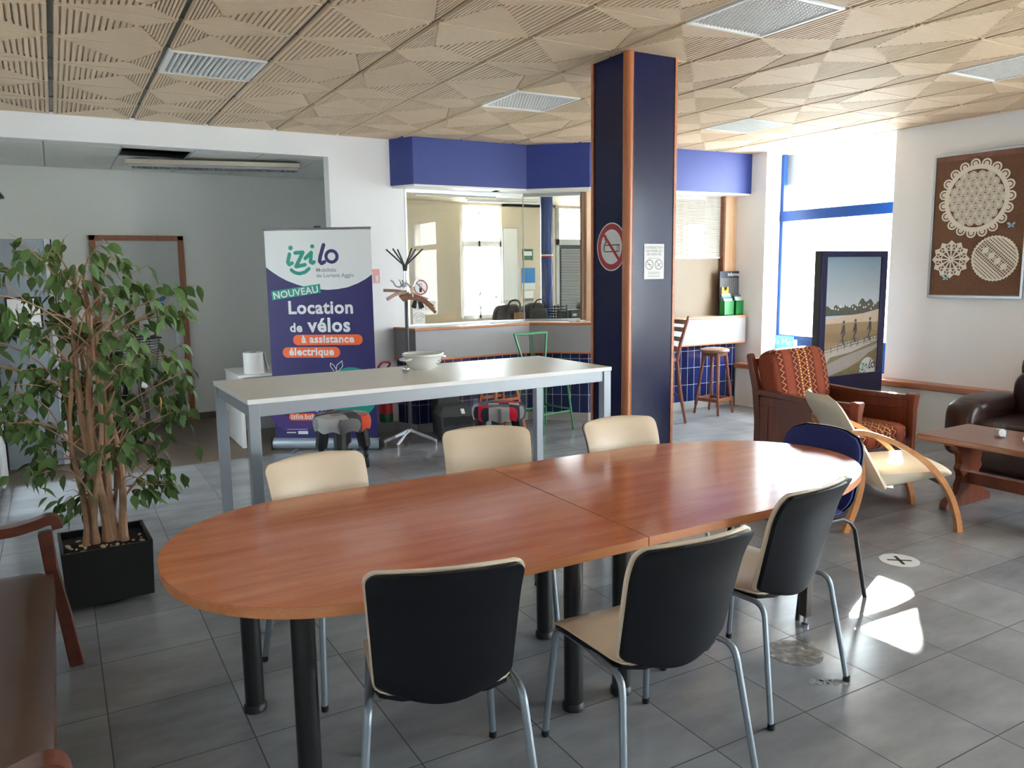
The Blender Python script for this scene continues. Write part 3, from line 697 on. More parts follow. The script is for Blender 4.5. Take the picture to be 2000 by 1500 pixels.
# ---- blue chair at the table end, facing -X
t = thing('blue_chair', 'blue upholstered chair with black tube legs at the sunlit end of the oval table', 'chair', (3.09, 2.64, 0), 92)
def bseat(u, v):
    w = .215; e = .06; d = (1-abs(v))*.2; w = w-e+math.sqrt(max(0, e*e-(e-min(e, d))**2)); g = max(0, 1-u**8)*max(0, 1-v**8)
    return (u*w, .02+.205*v, .455+.012*g), (u*w, .02+.205*v, .45-.028*g)
b = B(); b.shell(bseat, 14, 14); b.out('seat', 'bluefab', t, smooth=True)
def bback(u, v):
    z = .622+.203*v; w = .226-.012*max(0, -v); e = .11; d = (1-abs(v))*.205; w = w-e+math.sqrt(max(0, e*e-(e-min(e, d))**2)); y = -.215-.09*(v*.5+.5)+.03*u*u; g = max(0, 1-u**8)*max(0, 1-v**8)
    return (u*w, y+.01+.025*g, z), (u*w, y-.006, z)
b = B(); b.shell(bback, 16, 16); b.out('backrest', 'bluefab', t, smooth=True)
b = B(); b.shell(lambda u, v: tuple((p[0]*1.03, p[1]-.004-.012*k, .622+(p[2]-.622)*1.03) for k, p in enumerate((bback(u, v)[1], bback(u, v)[1]))), 14, 14); b.out('back_panel', 'black', t, smooth=True)
for s in (-1, 1):
    b = B(); b.tube([(s*.255, -.30, 0), (s*.235, -.22, .36), (s*.228, -.19, .40), (s*.215, -.14, .425), (s*.21, 0, .425)], .012, 8, ry=.010); b.out('leg', 'blackmetal', t, smooth=True)
    b = B(); b.tube([(s*.245, .20, 0), (s*.228, .14, .36), (s*.222, .10, .41), (s*.21, .0, .425)], .012, 8, ry=.010); b.out('leg', 'blackmetal', t, smooth=True)
    b = B(); b.tube([(s*.15, -.06, .43), (s*.15, -.2, .43), (s*.15, -.245, .50), (s*.15, -.26, .62)], .010, 8); b.out('back_support', 'blackmetal', t, smooth=True)
# ---- high white table
t = thing('high_table', 'high white rectangular standing table on grey square legs', 'table', (1.712, 3.985, 0), 1.2)
b = B(); b.box(-1.02, 1.02, -.385, .385, 1.068, 1.0905); tt = b.out('tabletop', ['white', 'whiteedge'], t, bevel=.0015)
for p in tt.data.polygons:
    if abs(p.normal.z) < .5: p.material_index = 1
b = B()
for y in (-.36, .36): b.box(-.97, .97, y-.013, y+.013, 1.008, 1.068)
for x in (-.995, .995): b.box(x-.013, x+.013, -.34, .34, 1.008, 1.068)
b.out('apron', 'tablegrey', t, bevel=.002)
for x in (-.992, .992):
    for y in (-.357, .357):
        b = B(); b.box(x-.025, x+.025, y-.025, y+.025, 0, 1.068); b.out('leg', 'tablegrey', t, bevel=.003)
# ---- black low stools with patchwork cushions
def make_stool(label, cush, loc, rz, grp):
    t = thing('low_stool', label, 'stool', loc, rz, grp)
    b = B(); b.lathe([(.17, .375), (.185, .38), (.185, .405), (.17, .41)], 8); b.out('seat_board', 'blackwood', t)
    for k in range(4):
        a = math.radians(45+90*k); dx, dy = math.cos(a), math.sin(a)
        b = B(); P = [(dx*(.20-.05*s), dy*(.20-.05*s), z) for s, z in ((0, .0), (.03, .02), (.06, .05), (.12, .09), (.16, .11), (.24, .145), (.3, .17), (.36, .19), (.9, .36), (1, .40))]
        R = [.014, .021, .020, .014, .023, .018, .030, .052, .057, .052]
        b.tube(P, R, 8); b.out('leg', 'blackwood', t)
    def cu(u, v):
        rr = max(abs(u), abs(v)); r = math.hypot(u, v) or 1e-6; k = rr/r; an = math.atan2(v, u); q = min(1, rr/.72); R_c = .232*(.35*q+.65*math.sin(q*PI/2)) if False else .232*q
        dr = max(0, (rr-.72)/.28); w = .007*math.sin(9*an+rr*6)*rr; R_c = R_c+.012*math.sin(dr*PI)
        x, y = u/r*R_c if rr else 0, v/r*R_c if rr else 0
        z = .478-.016*q**3-.115*dr+w*(.5+dr)
        return (x, y, z), (x*.93, y*.93, min(z-.012, .405) if dr < .6 else z+.002)
    b = B(); b.shell(cu, 26, 26); b.out('cushion', cush, t, smooth=True)
    b = B(); b.tube([(-.15, -.186, .46), (-.158, -.196, .41), (-.155, -.19, .34)], .018, 6, ry=.004); b.out('tie_band', 'darkgrey', t)
    return t
make_stool('low black stool with a grey and orange patchwork cushion in front of the purple banner', 'patch_grey', (2.02, 6.42, 0), 20, 'low black stools')
make_stool('low black stool with a red and grey patchwork cushion near the grey bins', 'patch_red', (3.37, 6.12, 0), 12, 'low black stools')
# ---- turned wooden bar stool
t = thing('bar_stool', 'brown turned wooden bar stool with a round padded seat at the counter end', 'stool', (6.47, 6.62, 0), 14)
b = B(); b.lathe([(.12, .70), (.158, .708), (.165, .722), (.16, .738), (.12, .75), (.0, .756)], 28, cap=False); b.out('seat', 'bronze', t, smooth=True)
b = B(); b.box(-.10, .10, -.10, .10, .66, .702); b.out('seat_block', 'stoolwood', t, bevel=.006)
for sx in (-1, 1):
    for sy in (-1, 1):
        b = B(); P = []; R = []
        for s, r in ((0, .012), (.02, .017), (.05, .013), (.075, .017), (.11, .012), (.17, .020), (.20, .020), (.26, .019), (.29, .013), (.34, .017), (.42, .015), (.5, .018), (.55, .013), (.58, .018), (.62, .014), (.74, .018), (.8, .014), (.83, .019), (.86, .021), (1, .021)):
            P.append((sx*(.155-.07*s), sy*(.155-.07*s), .69*s)); R.append(r)
        b.tube(P, R, 10); b.out('leg', 'stoolwood', t, smooth=True, sharp=60)
b = B()
for a in (0, 90, 180, 270):
    Tm = Matrix.Rotation(math.radians(a), 4, 'Z'); b.bar([(-.135, -.135, .165), (.135, -.135, .165)], .02, .04, T=Tm)
b.out('foot_rail', 'stoolwood', t, bevel=.003)
# ---- high ladder-back stool hidden behind the pillar, seen edge-on
t = thing('ladderback_stool', 'tall wooden ladder-back bar chair mostly hidden behind the blue pillar', 'stool', (5.55, 6.55, 0), 80)
for s in (-1, 1):
    b = B(); b.tube([(s*.19, -.26, 0), (s*.18, -.19, .35), (s*.175, -.15, .68), (s*.17, -.19, .86), (s*.17, -.27, 1.10), (s*.17, -.285, 1.15)], [.014, .02, .019, .018, .018, .009], 8); b.out('back_post', 'stoolwood', t, smooth=True)
    b = B(); b.tube([(s*.19, .22, 0), (s*.165, .15, .66)], [.014, .019], 8); b.out('leg', 'stoolwood', t, smooth=True)
b = B()
for z, y in ((.80, -.17), (.90, -.205), (1.0, -.24), (1.08, -.265)):
    b.shell(lambda u, v: ((u*.17, y-.03*(1-u*u), z+.024*v), (u*.17, y-.012-.03*(1-u*u), z+.024*v)), 10, 2)
b.out('back_slats', 'stoolwood', t, smooth=True)
b = B(); b.sq((0, 0, .685), (.2, .19, .022), .4, .5); b.out('seat', 'stoolwood', t, smooth=True)
b = B(); b.tube([(-.18, .18, .3), (.18, .18, .3)], .013, 8); b.tube([(-.18, -.2, .3), (.18, -.2, .3)], .013, 8); b.out('stretcher', 'stoolwood', t, smooth=True)
# ---- green metal bar chair
t = thing('green_bar_chair', 'green metal bar chair with open back against the angled counter', 'chair', (4.33, 6.88, 0), 190)
for s in (-1, 1):
    b = B(); b.tube([(s*.21, .22, 0), (s*.165, .15, .66)], .012, 8); b.out('leg', 'green', t, smooth=True)
    b = B(); b.tube([(s*.21, -.21, 0), (s*.165, -.15, .66), (s*.16, -.155, .74), (s*.205, -.19, .92), (s*.225, -.20, 1.0)], .012, 8); b.out('back_post', 'green', t, smooth=True)
b = B(); b.tube([(-.23, -.20, .995), (.23, -.20, .995)], .014, 8); b.out('top_rail', 'green', t, smooth=True)
b = B()
for x in (-.022, 0, .022): b.tube([(x, -.2, .99), (x, -.155, .68)], .005, 6)
b.out('centre_splat', 'green', t, smooth=True)
b = B(); b.sq((0, 0, .67), (.185, .175, .018), .5, .35); b.out('seat', 'green', t, smooth=True)
b = B(); 
for P in ([(-.19, -.19, .2), (.19, -.19, .2)], [(-.19, .19, .2), (.19, .19, .2)], [(-.19, -.19, .22), (-.19, .19, .22)], [(.19, -.19, .22), (.19, .19, .22)]): b.tube(P, .010, 8)
b.out('foot_ring', 'green', t, smooth=True)
# ---- orange wooden stool
t = thing('wooden_step_stool', 'orange-brown wooden bar stool with slanted legs behind the red patchwork stool', 'stool', (3.88, 7.03, 0), 8)
b = B(); b.box(-.13, .13, -.12, .12, .62, .65); b.out('seat', 'orangewood', t, bevel=.006)
for sx in (-1, 1):
    for sy in (-1, 1):
        b = B(); b.bar([(sx*.20, sy*.17, 0), (sx*.105, sy*.10, .62)], .03, .03, up=(0, 1, 0)); b.out('leg', 'orangewood', t, bevel=.003)
b = B()
for y in (-.135, .135): b.box(-.155, .155, y-.01, y+.01, .34, .37); b.box(-.135, .135, y*.9-.01, y*.9+.01, .45, .475)
b.out('stretcher', 'orangewood', t)
# ---- dark wooden armchair with kilim cushions, facing -Y
t = thing('wooden_armchair', 'dark wooden panelled armchair with orange patterned cushions by the tall navy display', 'armchair', (5.14, 3.97, 0), 3)
for s in (-1, 1):
    x = s*.345
    b = B(); b.bar([(x, .43, 0), (x, .43, .45), (x, .46, .70), (x, .53, .95), (x, .535, .97)], [.05]*4+[.03], [.055, .06, .06, .05, .04], up=(0, 1, 0)); b.out('rear_post', 'red_wood', t, bevel=.006)
    b = B(); b.bar([(x, -.42, 0), (x, -.42, .58), (x, -.42, .70)], [.05, .05, .07], [.06, .06, .085], up=(0, 1, 0)); b.out('front_post', 'red_wood', t, bevel=.012)
    b = B(); b.bar([(x, -.40, .665), (x, .0, .655), (x, .46, .675)], .06, .045); b.out('arm_rail', 'red_wood', t, bevel=.008)
    b = B(); b.box(x-.012, x+.012, -.39, .41, .14, .64); p_ = b.out('side_panel', 'red_wood', t)
    b = B()
    for xx in (x-.02, x+.012): b.box(xx, xx+.008, -.39, .41, .57, .64); b.box(xx, xx+.008, -.39, .41, .12, .2); b.box(xx, xx+.008, -.39, -.31, .2, .57); b.box(xx, xx+.008, .33, .41, .2, .57)
    b.out('panel_frame', 'red_wood', p_, bevel=.004)
b = B(); b.box(-.33, .33, -.43, -.40, .2, .30); b.out('front_rail', 'red_wood', t, bevel=.004)
b = B(); b.box(-.33, .33, .43, .46, .2, .72); b.box(-.33, .33, .49, .52, .86, .93); b.out('back_frame', 'red_wood', t, bevel=.004)
b = B(); b.sq((0, -.04, .40), (.315, .40, .085), .35, .25, 36, 16); b.out('seat_cushion', 'kilim', t, smooth=True)
Tm = Matrix.Translation((0, .37, .76)) @ Matrix.Rotation(math.radians(-13), 4, 'X')
b = B(); b.sq((0, 0, 0), (.33, .105, .25), .4, .35, 36, 18, T=Tm); bc = b.out('back_cushion', 'kilim', t, smooth=True)
b = B()
random.seed(3)
for k in range(120):
    x = random.uniform(-.17, .12); z = .98+random.uniform(-.012, .004); y = .33+random.uniform(-.09, .1)
b = None
# ---- cream bentwood lounge chair ; facing +Y locally
ang = math.degrees(math.atan2(-.365, .617))-90
t = thing('lounge_armchair', 'cream upholstered lounge armchair with curved bent beech arms beside the oval table', 'armchair', (4.60, 3.17, 0), ang)
# local frame: y forward (0 rear foot .. .717 front foot shifted by -.36), x sideways
for s in (-1, 1):
    x = s*.295
    arm = [(x, .012-.36, .632), (x, .10-.36, .632), (x, .18-.36, .611), (x, .28-.36, .575), (x, .37-.36, .528), (x, .46-.36, .47), (x, .53-.36, .41), (x, .60-.36, .325), (x, .66-.36, .22), (x, .705-.36, .09), (x, .72-.36, .0)]
    b = B(); b.bar(arm, .05, .034, up=(0, 1, .001)); 
    b = B()
    # swept rectangular section staying in the side plane
    def sweep(b, P, w, h):
        v = []
        for i, p in enumerate(P):
            a = Vector(P[max(0, i-1)]); q = Vector(P[min(len(P)-1, i+1)]); d = (q-a).normalized(); nrm = Vector((0, -d.z, d.y))
            for sx, sn in ((-1, -1), (1, -1), (1, 1), (-1, 1)): v.append(Vector(p)+Vector((sx*w/2, 0, 0))+nrm*sn*h/2)
        n = len(P); f = [(i*4+j, i*4+(j+1) % 4, i*4+4+(j+1) % 4, i*4+4+j) for i in range(n-1) for j in range(4)]+[(0, 1, 2, 3), (n*4-1, n*4-2, n*4-3, n*4-4)]
        b.add(v, f)
    def smooth_path(P, k=4):
        out = []
        for i in range(len(P)-1):
            p0, p1, p2, p3 = [Vector(P[min(max(j, 0), len(P)-1)]) for j in (i-1, i, i+1, i+2)]
            for q in range(k):
                u = q/k; out.append(.5*((2*p1)+(p2-p0)*u+(2*p0-5*p1+4*p2-p3)*u*u+(3*p1-p0-3*p2+p3)*u**3))
        return out+[Vector(P[-1])]
    sweep(b, smooth_path(arm), .048, .032); b.out('arm', 'bent', t, smooth=True, sharp=30)
    b = B(); sweep(b, smooth_path([(x, .02-.36, .62), (x, .07-.36, .52), (x, .095-.36, .42), (x, .10-.36, .31), (x, .07-.36, .16), (x, .015-.36, 0)]), .048, .034); b.out('leg', 'bent', t, smooth=True, sharp=30)
def lseat(u, v):
    y = -.16+.50*(v*.5+.5); w = .265; e = .05; d = (1-abs(v))*.25; w = w-e+math.sqrt(max(0, e*e-(e-min(e, d))**2)); g = max(0, 1-u**8)*max(0, 1-v**10)
    zt = .355+.03*(v*.5+.5)-.03*max(0, v-.7)*3
    return (u*w, y, zt+.03*g), (u*w, y+.0, zt-.01-(.115-.075*(v*.5+.5))*g)
b = B(); b.shell(lseat, 20, 22); b.out('seat', 'creamfab', t, smooth=True)
def lback(u, v):
    s = v*.5+.5; z = .27+.575*s; w = .285-.03*s; e = .10; d = (1-abs(v))*.3 if v > 0 else 1; w = w-e+math.sqrt(max(0, e*e-(e-min(e, d))**2))
    y = -.10-.365*s-.02*s*s+.06*u*u*s; g = max(0, 1-u**10)*(max(0, 1-v**8) if v > 0 else 1)
    return (u*w, y+.035*g, z+.012*g), (u*w, y-.04*g, z-.01*g)
b = B(); b.shell(lback, 22, 24); b.out('backrest', 'creamfab', t, smooth=True)
b = B(); b.tube([(-.295, .66-.36, .275), (.295, .66-.36, .275)], .012, 8); b.tube([(-.295, .095-.36, .33), (.295, .095-.36, .33)], .012, 8); b.out('cross_bar', 'blackmetal', t, smooth=True)
# ---- trestle coffee table
t = thing('coffee_table', 'brown wooden trestle coffee table between the lounge armchair and the leather sofa', 'table', (5.38, 2.62, 0), 1)
b = B(); b.box(-.31, .31, -.62, .62, .462, .502); b.out('tabletop', 'oak', t, bevel=.008)
for y in (-.40, .43):
    prof = [(0, .44), (-.19, .44), (-.19, .405), (-.155, .39), (-.125, .35), (-.115, .30), (-.135, .265), (-.105, .23), (-.1, .19), (-.125, .15), (-.125, .13), (-.15, .10), (-.25, .06), (-.27, .03), (-.27, 0)]
    prof2 = prof+[(-x, z) for x, z in reversed(prof[1:])]
    # side profile with waist
    bb = B(); Tm = Matrix(((1, 0, 0, 0), (0, 0, 1, y-.025), (0, 1, 0, 0), (0, 0, 0, 1))); 
    bb.prism([(x, z) for x, z in prof2], 0, .05, T=Tm); bb.out('trestle', 'red_wood', t, bevel=.004)
    bb = B(); bb.box(-.24, .24, y-.04, y+.04, .435, .464); bb.out('bearer', 'red_wood', t, bevel=.006)
b = B(); b.box(-.035, .035, -.40, .43, .155, .235); b.out('stretcher', 'red_wood', t, bevel=.004)
# ---- leather sofa against the right wall, facing -X
t = thing('leather_sofa', 'dark brown leather sofa with padded arm against the white wall under the cork board', 'sofa', (6.68, 2.72, 0), 90-177)
t.rotation_euler.z = math.radians(93)
# local: y forward is -X world
def quilt(ctr, rad, e1=.35, e2=.3, T=None): return B().sq(ctr, rad, e1, e2, 36, 18, T=T)
quilt((0, -.02, .17), (.98, .42, .14), .2, .15).out('base', 'leather', t, smooth=True)
for x in (-.42, .42): quilt((x, .06, .345), (.42, .37, .085), .35, .25).out('seat_cushion', 'leather', t, smooth=True)
for x in (-.42, .42):
    quilt((x, -.30, .56), (.41, .13, .23), .45, .3, T=Matrix.Translation((0, 0, 0))).out('back_cushion', 'leather', t, smooth=True)
    quilt((x, -.33, .80), (.385, .10, .12), .55, .35).out('headrest', 'leather', t, smooth=True)
for s in (-1, 1):
    b = B(); b.sq((s*.93, -.0, .33), (.135, .44, .24), .42, .35, 36, 18); b.sq((s*.93, -.04, .50), (.15, .40, .085), .7, .5, 30, 14)
    b.out('arm', 'leather', t, smooth=True)
# ---- wooden bench in the near corner, facing +X
t = thing('wooden_bench', 'dark wooden bench with brown leather seat at the near edge beside the planter', 'bench', (-.36, 2.735, 0), -90)
# local: y forward = +X world ; x = -Y world.  far arm is local x=-1.05
for s, xx in ((-1, -.965), (1, .965)):
    b = B(); b.bar([(xx, .315, 0), (xx, .285, .25), (xx, .255, .44), (xx, .245, .60)], [.05]*4, [.055, .05, .05, .055], up=(0, 1, 0)); b.out('front_leg', 'bench_wood', t, bevel=.006)
    b = B(); b.bar([(xx, -.28, 0), (xx, -.26, .42), (xx, -.32, .88)], .045, .05, up=(0, 1, 0)); b.out('rear_leg', 'bench_wood', t, bevel=.006)
    b = B(); sweep(b, smooth_path([(xx, -.27, .655), (xx, -.1, .635), (xx, .1, .622), (xx, .2, .635), (xx, .26, .65), (xx, .285, .64), (xx, .292, .61)]), .06, .04); b.out('arm', 'bench_wood', t, smooth=True, sharp=40)
b = B(); b.box(-.965, .965, .235, .262, .33, .42); b.out('front_rail', 'bench_wood', t, bevel=.004)
def bs(u, v):
    g = max(0, 1-u**20)*max(0, 1-v**10); return (u*.945, .0+.262*v, .425+.045*g), (u*.945, .262*v, .42)
b = B(); b.shell(bs, 30, 12); b.out('seat_pad', 'bench_leather', t, smooth=True)
b = B(); b.shell(lambda u, v: ((u*.92, -.26-.03*v, .66+.18*v), (u*.92, -.29-.03*v, .66+.18*v)), 6, 4); b.out('backrest', 'bench_leather', t, smooth=True)
# ---- white desk end
t = thing('white_desk', 'white laminate desk half hidden behind the purple banner, carrying the paper roll', 'desk', (2.0, 8.05, 0), 0)
b = B(); b.box(-.56, .36, -.35, .36, .678, .70); b.out('desktop', 'whiteedge', t)
b = B(); b.box(-.555, -.52, -.35, .35, 0, .678); b.out('side_panel', 'whiteedge', t)
b = B(); b.box(.32, .355, -.34, .35, 0, .678); b.out('side_panel', 'whiteedge', t)
b = B(); b.box(-.52, .32, .30, .32, .05, .678); b.out('modesty_panel', 'ltgrey', t)
# ================================================================== props
# ---- ficus in a black square planter
t = thing('potted_ficus', 'tall weeping fig with bare twisted stems in a square black planter', 'plant', (.12, 4.48, 0), 2)
b = B()
def frust(b, h0, h1, z0, z1):
    b.add([(-h0, -h0, z0), (h0, -h0, z0), (h0, h0, z0), (-h0, h0, z0), (-h1, -h1, z1), (h1, -h1, z1), (h1, h1, z1), (-h1, h1, z1)], [(3, 2, 1, 0), (0, 1, 5, 4), (1, 2, 6, 5), (2, 3, 7, 6), (3, 0, 4, 7)])
frust(b, .195, .205, .025, .305); b2 = B(); b2.add([(s*.19 if k < 4 else s*.205, 0, 0) for k in range(0) for s in ()], [])
for a, c2 in (((-.205, .205), (-.205, -.19)), ((-.205, .205), (.19, .205))): b.box(a[0], a[1], c2[0], c2[1], .295, .307)
for a, c2 in (((-.205, -.19), (-.205, .205)), ((.19, .205), (-.205, .205))): b.box(a[0], a[1], c2[0], c2[1], .295, .307)
b.out('planter', 'pot', t)
b = B(); b.lathe([(.15, 0), (.16, .025)], 24); b.out('saucer_base', 'pot', t)
b = B(); b.shell(lambda u, v: ((u*.19, v*.19, .272+.02*math.exp(-(u*u+v*v)*3)+.004*math.sin(u*31)*math.sin(v*27)), (u*.19, v*.19, .25)), 24, 24); b.out('soil', 'soil', t, smooth=True)
random.seed(11)
b = B()
for k in range(46):
    x, y = random.uniform(-.18, .18), random.uniform(-.18, -.02) if k < 36 else random.uniform(0, .16); s = random.uniform(.008, .022)
    if abs(x) < .05 and y > -.08: continue
    b.sq((x, y, .287), (s, s*.6, .005), 1, 1, 6, 4, T=Matrix.Translation((x, y, .0)) @ Matrix.Rotation(random.uniform(0, 3), 4, 'Z') @ Matrix.Translation((-x, -y, 0)))
b.out('bark_chips', 'chips', t)
b = B(); stems = []
def catm(P, k=4): return smooth_path(P, k)
for k, (x0, y0, x1, y1, zt, r0) in enumerate(((-.05, 0, -.03, .02, 1.70, .026), (.0, -.02, .0, .0, 1.66, .026), (.05, .0, .03, .03, 1.55, .024), (.085, -.01, .05, -.02, 1.35, .022), (-.075, -.01, -.09, .0, 1.25, .018), (.02, .04, -.06, .06, 1.5, .018), (-.02, -.04, .04, -.05, 1.45, .017), (.03, .03, .12, .05, 1.4, .014))):
    P = []
    for q in range(9):
        s = q/8; z = .27+(zt-.27)*s; sw = math.sin(s*7+k*1.7)*.022*(1-.3*s); sx = math.cos(s*6+k)*.016
        P.append((x0*1.25*(1-s)+x1*s+sw+(.02 if s == 0 else 0)*0, y0*(1-s)+y1*s+sx, z))
    P = catm(P, 3); n = len(P); R = [r0*(1.0-.62*i/(n-1))*(1+.5*max(0, 1-i*.45))*(1+.06*math.sin(i*1.9+k)) for i in range(n)]
    b.tube(P, R, 8); stems.append(P)
b.out('trunk', 'bark', t, smooth=True)
# leaf clusters (x, z) round the crown, spread in depth
CL = [(100,480),(135,500),(60,520),(35,560),(15,590),(225,490),(270,500),(290,540),(250,560),(165,520),(140,560),(330,560),(370,565),(392,612),(352,600),(110,600),(52,600),(12,685),(50,700),(100,700),(140,720),(180,740),(262,700),(292,680),(312,720),(242,740),(212,800),(345,740),(392,730),(382,765),(342,790),(300,820),(325,850),(250,840),(200,850),(130,840),(70,740),(55,790),(98,880),(112,860),(150,950),(165,965),(290,930),(320,945),(342,950),(80,790),(35,765),(275,640),(282,600),(240,620),(185,640),(120,640),(160,690),(215,690),(170,790),(235,780),(280,770),(150,600),(205,560),(70,640),(30,640),(300,640),(160,480),(110,745),(90,820),(225,880),(265,870),(330,900),(180,900),(370,800),(360,690)]
twigs = B(); leaves = B(); yl = B()
def leaf(bb, p, d, L, W, roll):
    d = Vector(d).normalized(); sdv = d.cross(Vector((0, 0, 1)));  sdv = sdv.normalized() if sdv.length > .05 else Vector((1, 0, 0))
    sdv = (Matrix.Rotation(roll, 3, d) @ sdv); nrm = sdv.cross(d).normalized(); p = Vector(p)
    rows = ((0, 0), (.14, .30), (.34, .5), (.58, .42), (.80, .17), (.92, .05), (1.0, 0))
    v = []; f = []
    for s, w in rows:
        ctr = p+d*(L*s)-nrm*(L*.12*s*s)
        v += [ctr-sdv*w*W+nrm*W*.16*(w*2), ctr, ctr+sdv*w*W+nrm*W*.16*(w*2)]
    for i in range(len(rows)-1):
        a = i*3; f += [(a, a+1, a+4, a+3), (a+1, a+2, a+5, a+4)]
    bb.add(v, f)
for ci, (px, py) in enumerate(CL):
    # picture-plane position converted to metres in the plant's own plane
    X = (px-204)*.00238; Z = 1.855-(py-455)*.00267+ (0 if py < 900 else .0)
    yd = random.uniform(-.30, .30)*(1-abs(X)*1.1)
    tip = Vector((X, yd, Z))
    z0 = max(.5, Z-random.uniform(.08, .35)); st = stems[ci % len(stems)]; base = min(st, key=lambda q: abs(q.z-z0))
    mid = (base+tip)/2+Vector((random.uniform(-.03, .03), random.uniform(-.03, .03), random.uniform(.02, .08)))
    P = catm([tuple(base), tuple(mid), tuple(tip), tuple(tip+Vector((.04*math.copysign(1, X), 0, -.03)))], 4)
    twigs.tube(P, [.0055*(1-.75*i/(len(P)-1)) for i in range(len(P))], 5)
    for q in range(2):
        e = P[6+q]+Vector((random.uniform(-.10, .10), random.uniform(-.10, .10), random.uniform(-.05, .09)))
        twigs.tube([P[5+q], (P[5+q]+e)/2+Vector((0, 0, .02)), e], [.0024, .0018, .001], 4)
    for q in range(13):
        p = tip+Vector((random.gauss(0, .042), random.gauss(0, .055), random.gauss(-.005, .035)))
        d = (random.gauss(.25*math.copysign(1, X), .45), random.gauss(0, .45), -1+random.uniform(-.1, .45))
        leaf(leaves, p, d, random.uniform(.066, .10), random.uniform(.036, .050), random.uniform(-1.2, 1.2))
        if q % 4 == 0: twigs.tube([p, (p+tip)/2+Vector((0, 0, .012)), tip+Vector((0, 0, .01))], .0012, 4)
for k in range(26):
    a = random.uniform(0, 2*PI); z = random.uniform(.8, 1.75); st = stems[k % len(stems)]; base = min(st, key=lambda q: abs(q.z-z)); L = random.uniform(.12, .32)
    e = base+Vector((math.cos(a)*L, math.sin(a)*L*.6, random.uniform(.03, .2)))
    twigs.tube(catm([tuple(base), tuple((base+e)/2+Vector((0, 0, .03))), tuple(e)], 3), [.004, .0035, .003, .0025, .002, .0015, .001], 4)
twigs.out('branches', 'bark', t)
leaf(yl, (.30, -.12, 1.03), (.1, 0, -1), .075, .034, .3); yl.out('yellow_leaf', 'leafy', t, smooth=True, label='single yellowed leaf')
leaves.out('foliage', 'leaf', t, smooth=True)
# ---- roll-up banner
BX = thing('roll_up_banner', 'purple and white roll-up banner advertising bicycle hire, behind the high white table', 'banner', (2.118, 7.226, 0), -33.34)
b = B(); b.box(-.492, .492, -.002, .002, .09, 2.04); b.out('banner_sheet', 'purple', BX)
b = B(); b.tube([(-.5, 0, 2.05), (.5, 0, 2.05)], .012, 10, ry=.018); b.out('top_rail', 'alu', BX, smooth=True)
b = B(); b.tube([(-.51, .0, .055), (.51, .0, .055)], .055, 16, ry=.05); b.out('cassette', plain('cassette_alu', c(176, 192, 206), .25, metal=.6), BX, smooth=True)
b = B(); b.box(-.522, -.508, -.055, .055, .0, .11); b.box(.508, .522, -.055, .055, .0, .11); b.out('end_cap', 'black', BX, bevel=.004)
for x in (-.28, .28):
    b = B(); b.box(x-.02, x+.02, -.2, .2, 0, .008); b.out('foot', 'alu', BX, bevel=.002)
b = B(); b.box(-.03, .03, .003, .015, 2.04, 2.075); b.tube([(0, .03, .08), (0, .03, 2.05)], .006, 6); b.out('support_pole', 'black', BX)
Y0 = -.0028
b = B(); arcp = [(-.492, 2.04), (-.492, 1.71), (-.444, 1.672), (-.375, 1.625), (-.305, 1.586), (-.21, 1.549), (-.115, 1.522), (-.02, 1.505), (.075, 1.497), (.17, 1.503), (.267, 1.52), (.364, 1.556), (.43, 1.59), (.492, 1.632), (.492, 2.04)]
b.flat(arcp, Y0); b.out('white_field', 'whitep', BX)
b = B(); w = .034; y = Y0-.0006
stroke(b, [(-.266, 1.825), (-.285, 1.752), (-.272, 1.732), (-.245, 1.745)], w, y); b.flat(disc(-.252, 1.882, .021), y)
stroke(b, [(-.212, 1.836), (-.14, 1.84), (-.21, 1.712), (-.125, 1.728)], w, y)
stroke(b, [(-.12, 1.785), (-.062, 1.838), (-.072, 1.752), (-.055, 1.742), (-.04, 1.752)], w, y); b.flat(disc(-.05, 1.893, .019), y)
stroke(b, [(-.255, 1.682), (-.225, 1.658), (-.18, 1.648), (-.13, 1.66), (-.09, 1.692)], w*.95, y); b.out('logo_green', 'teal', BX)
b = B(); stroke(b, [(.056, 1.905), (.02, 1.80), (.012, 1.757), (.03, 1.738), (.058, 1.752)], w, y); ring(b, .125, 1.80, .036, .066, y); b.out('logo_dark', 'purple', BX)
text('Mobilités', .05, -.025, 1.662, y, 'greyp', BX, align='LEFT', bold=.012)
text('de Lorient Agglo', .05, -.025, 1.612, y, 'greyp', BX, align='LEFT', bold=.012)
b = B(); b.flat([(-.455, 1.49), (.006, 1.553), (.011, 1.472), (-.45, 1.407)], y-.0004); b.out('green_tag', 'teal', BX)
text('NOUVEAU', .088, -.222, 1.447, y-.001, 'whitep', BX, bold=.02, rot=7.8)
text('Location', .165, 0, 1.282, Y0-.001, 'whitep', BX, bold=.03)
text('de', .115, -.24, 1.114, Y0-.001, 'whitep', BX, bold=.03)
text('vélos', .18, .075, 1.114, Y0-.001, 'whitep', BX, bold=.03)
b = B(); b.flat(rrect(-.272, .382, .988, 1.085, .045), Y0-.0004); b.flat(rrect(-.377, .166, .872, .97, .045), Y0-.0004); b.out('orange_pill', 'orangep', BX)
text('à assistance', .098, .055, 1.012, Y0-.001, 'whitep', BX, bold=.03)
text('électrique', .098, -.105, .895, Y0-.001, 'whitep', BX, bold=.03)
b = B(); ring(b, -.29, .42, .13, .26, Y0-.0002); b.out('violet_ring', 'purple2', BX)
b = B(); b.flat([(x, z) for x, z in disc(.262, .535, .245, 40) if x < .5], Y0-.0005); b.out('green_disc', 'teal', BX)
b = B()
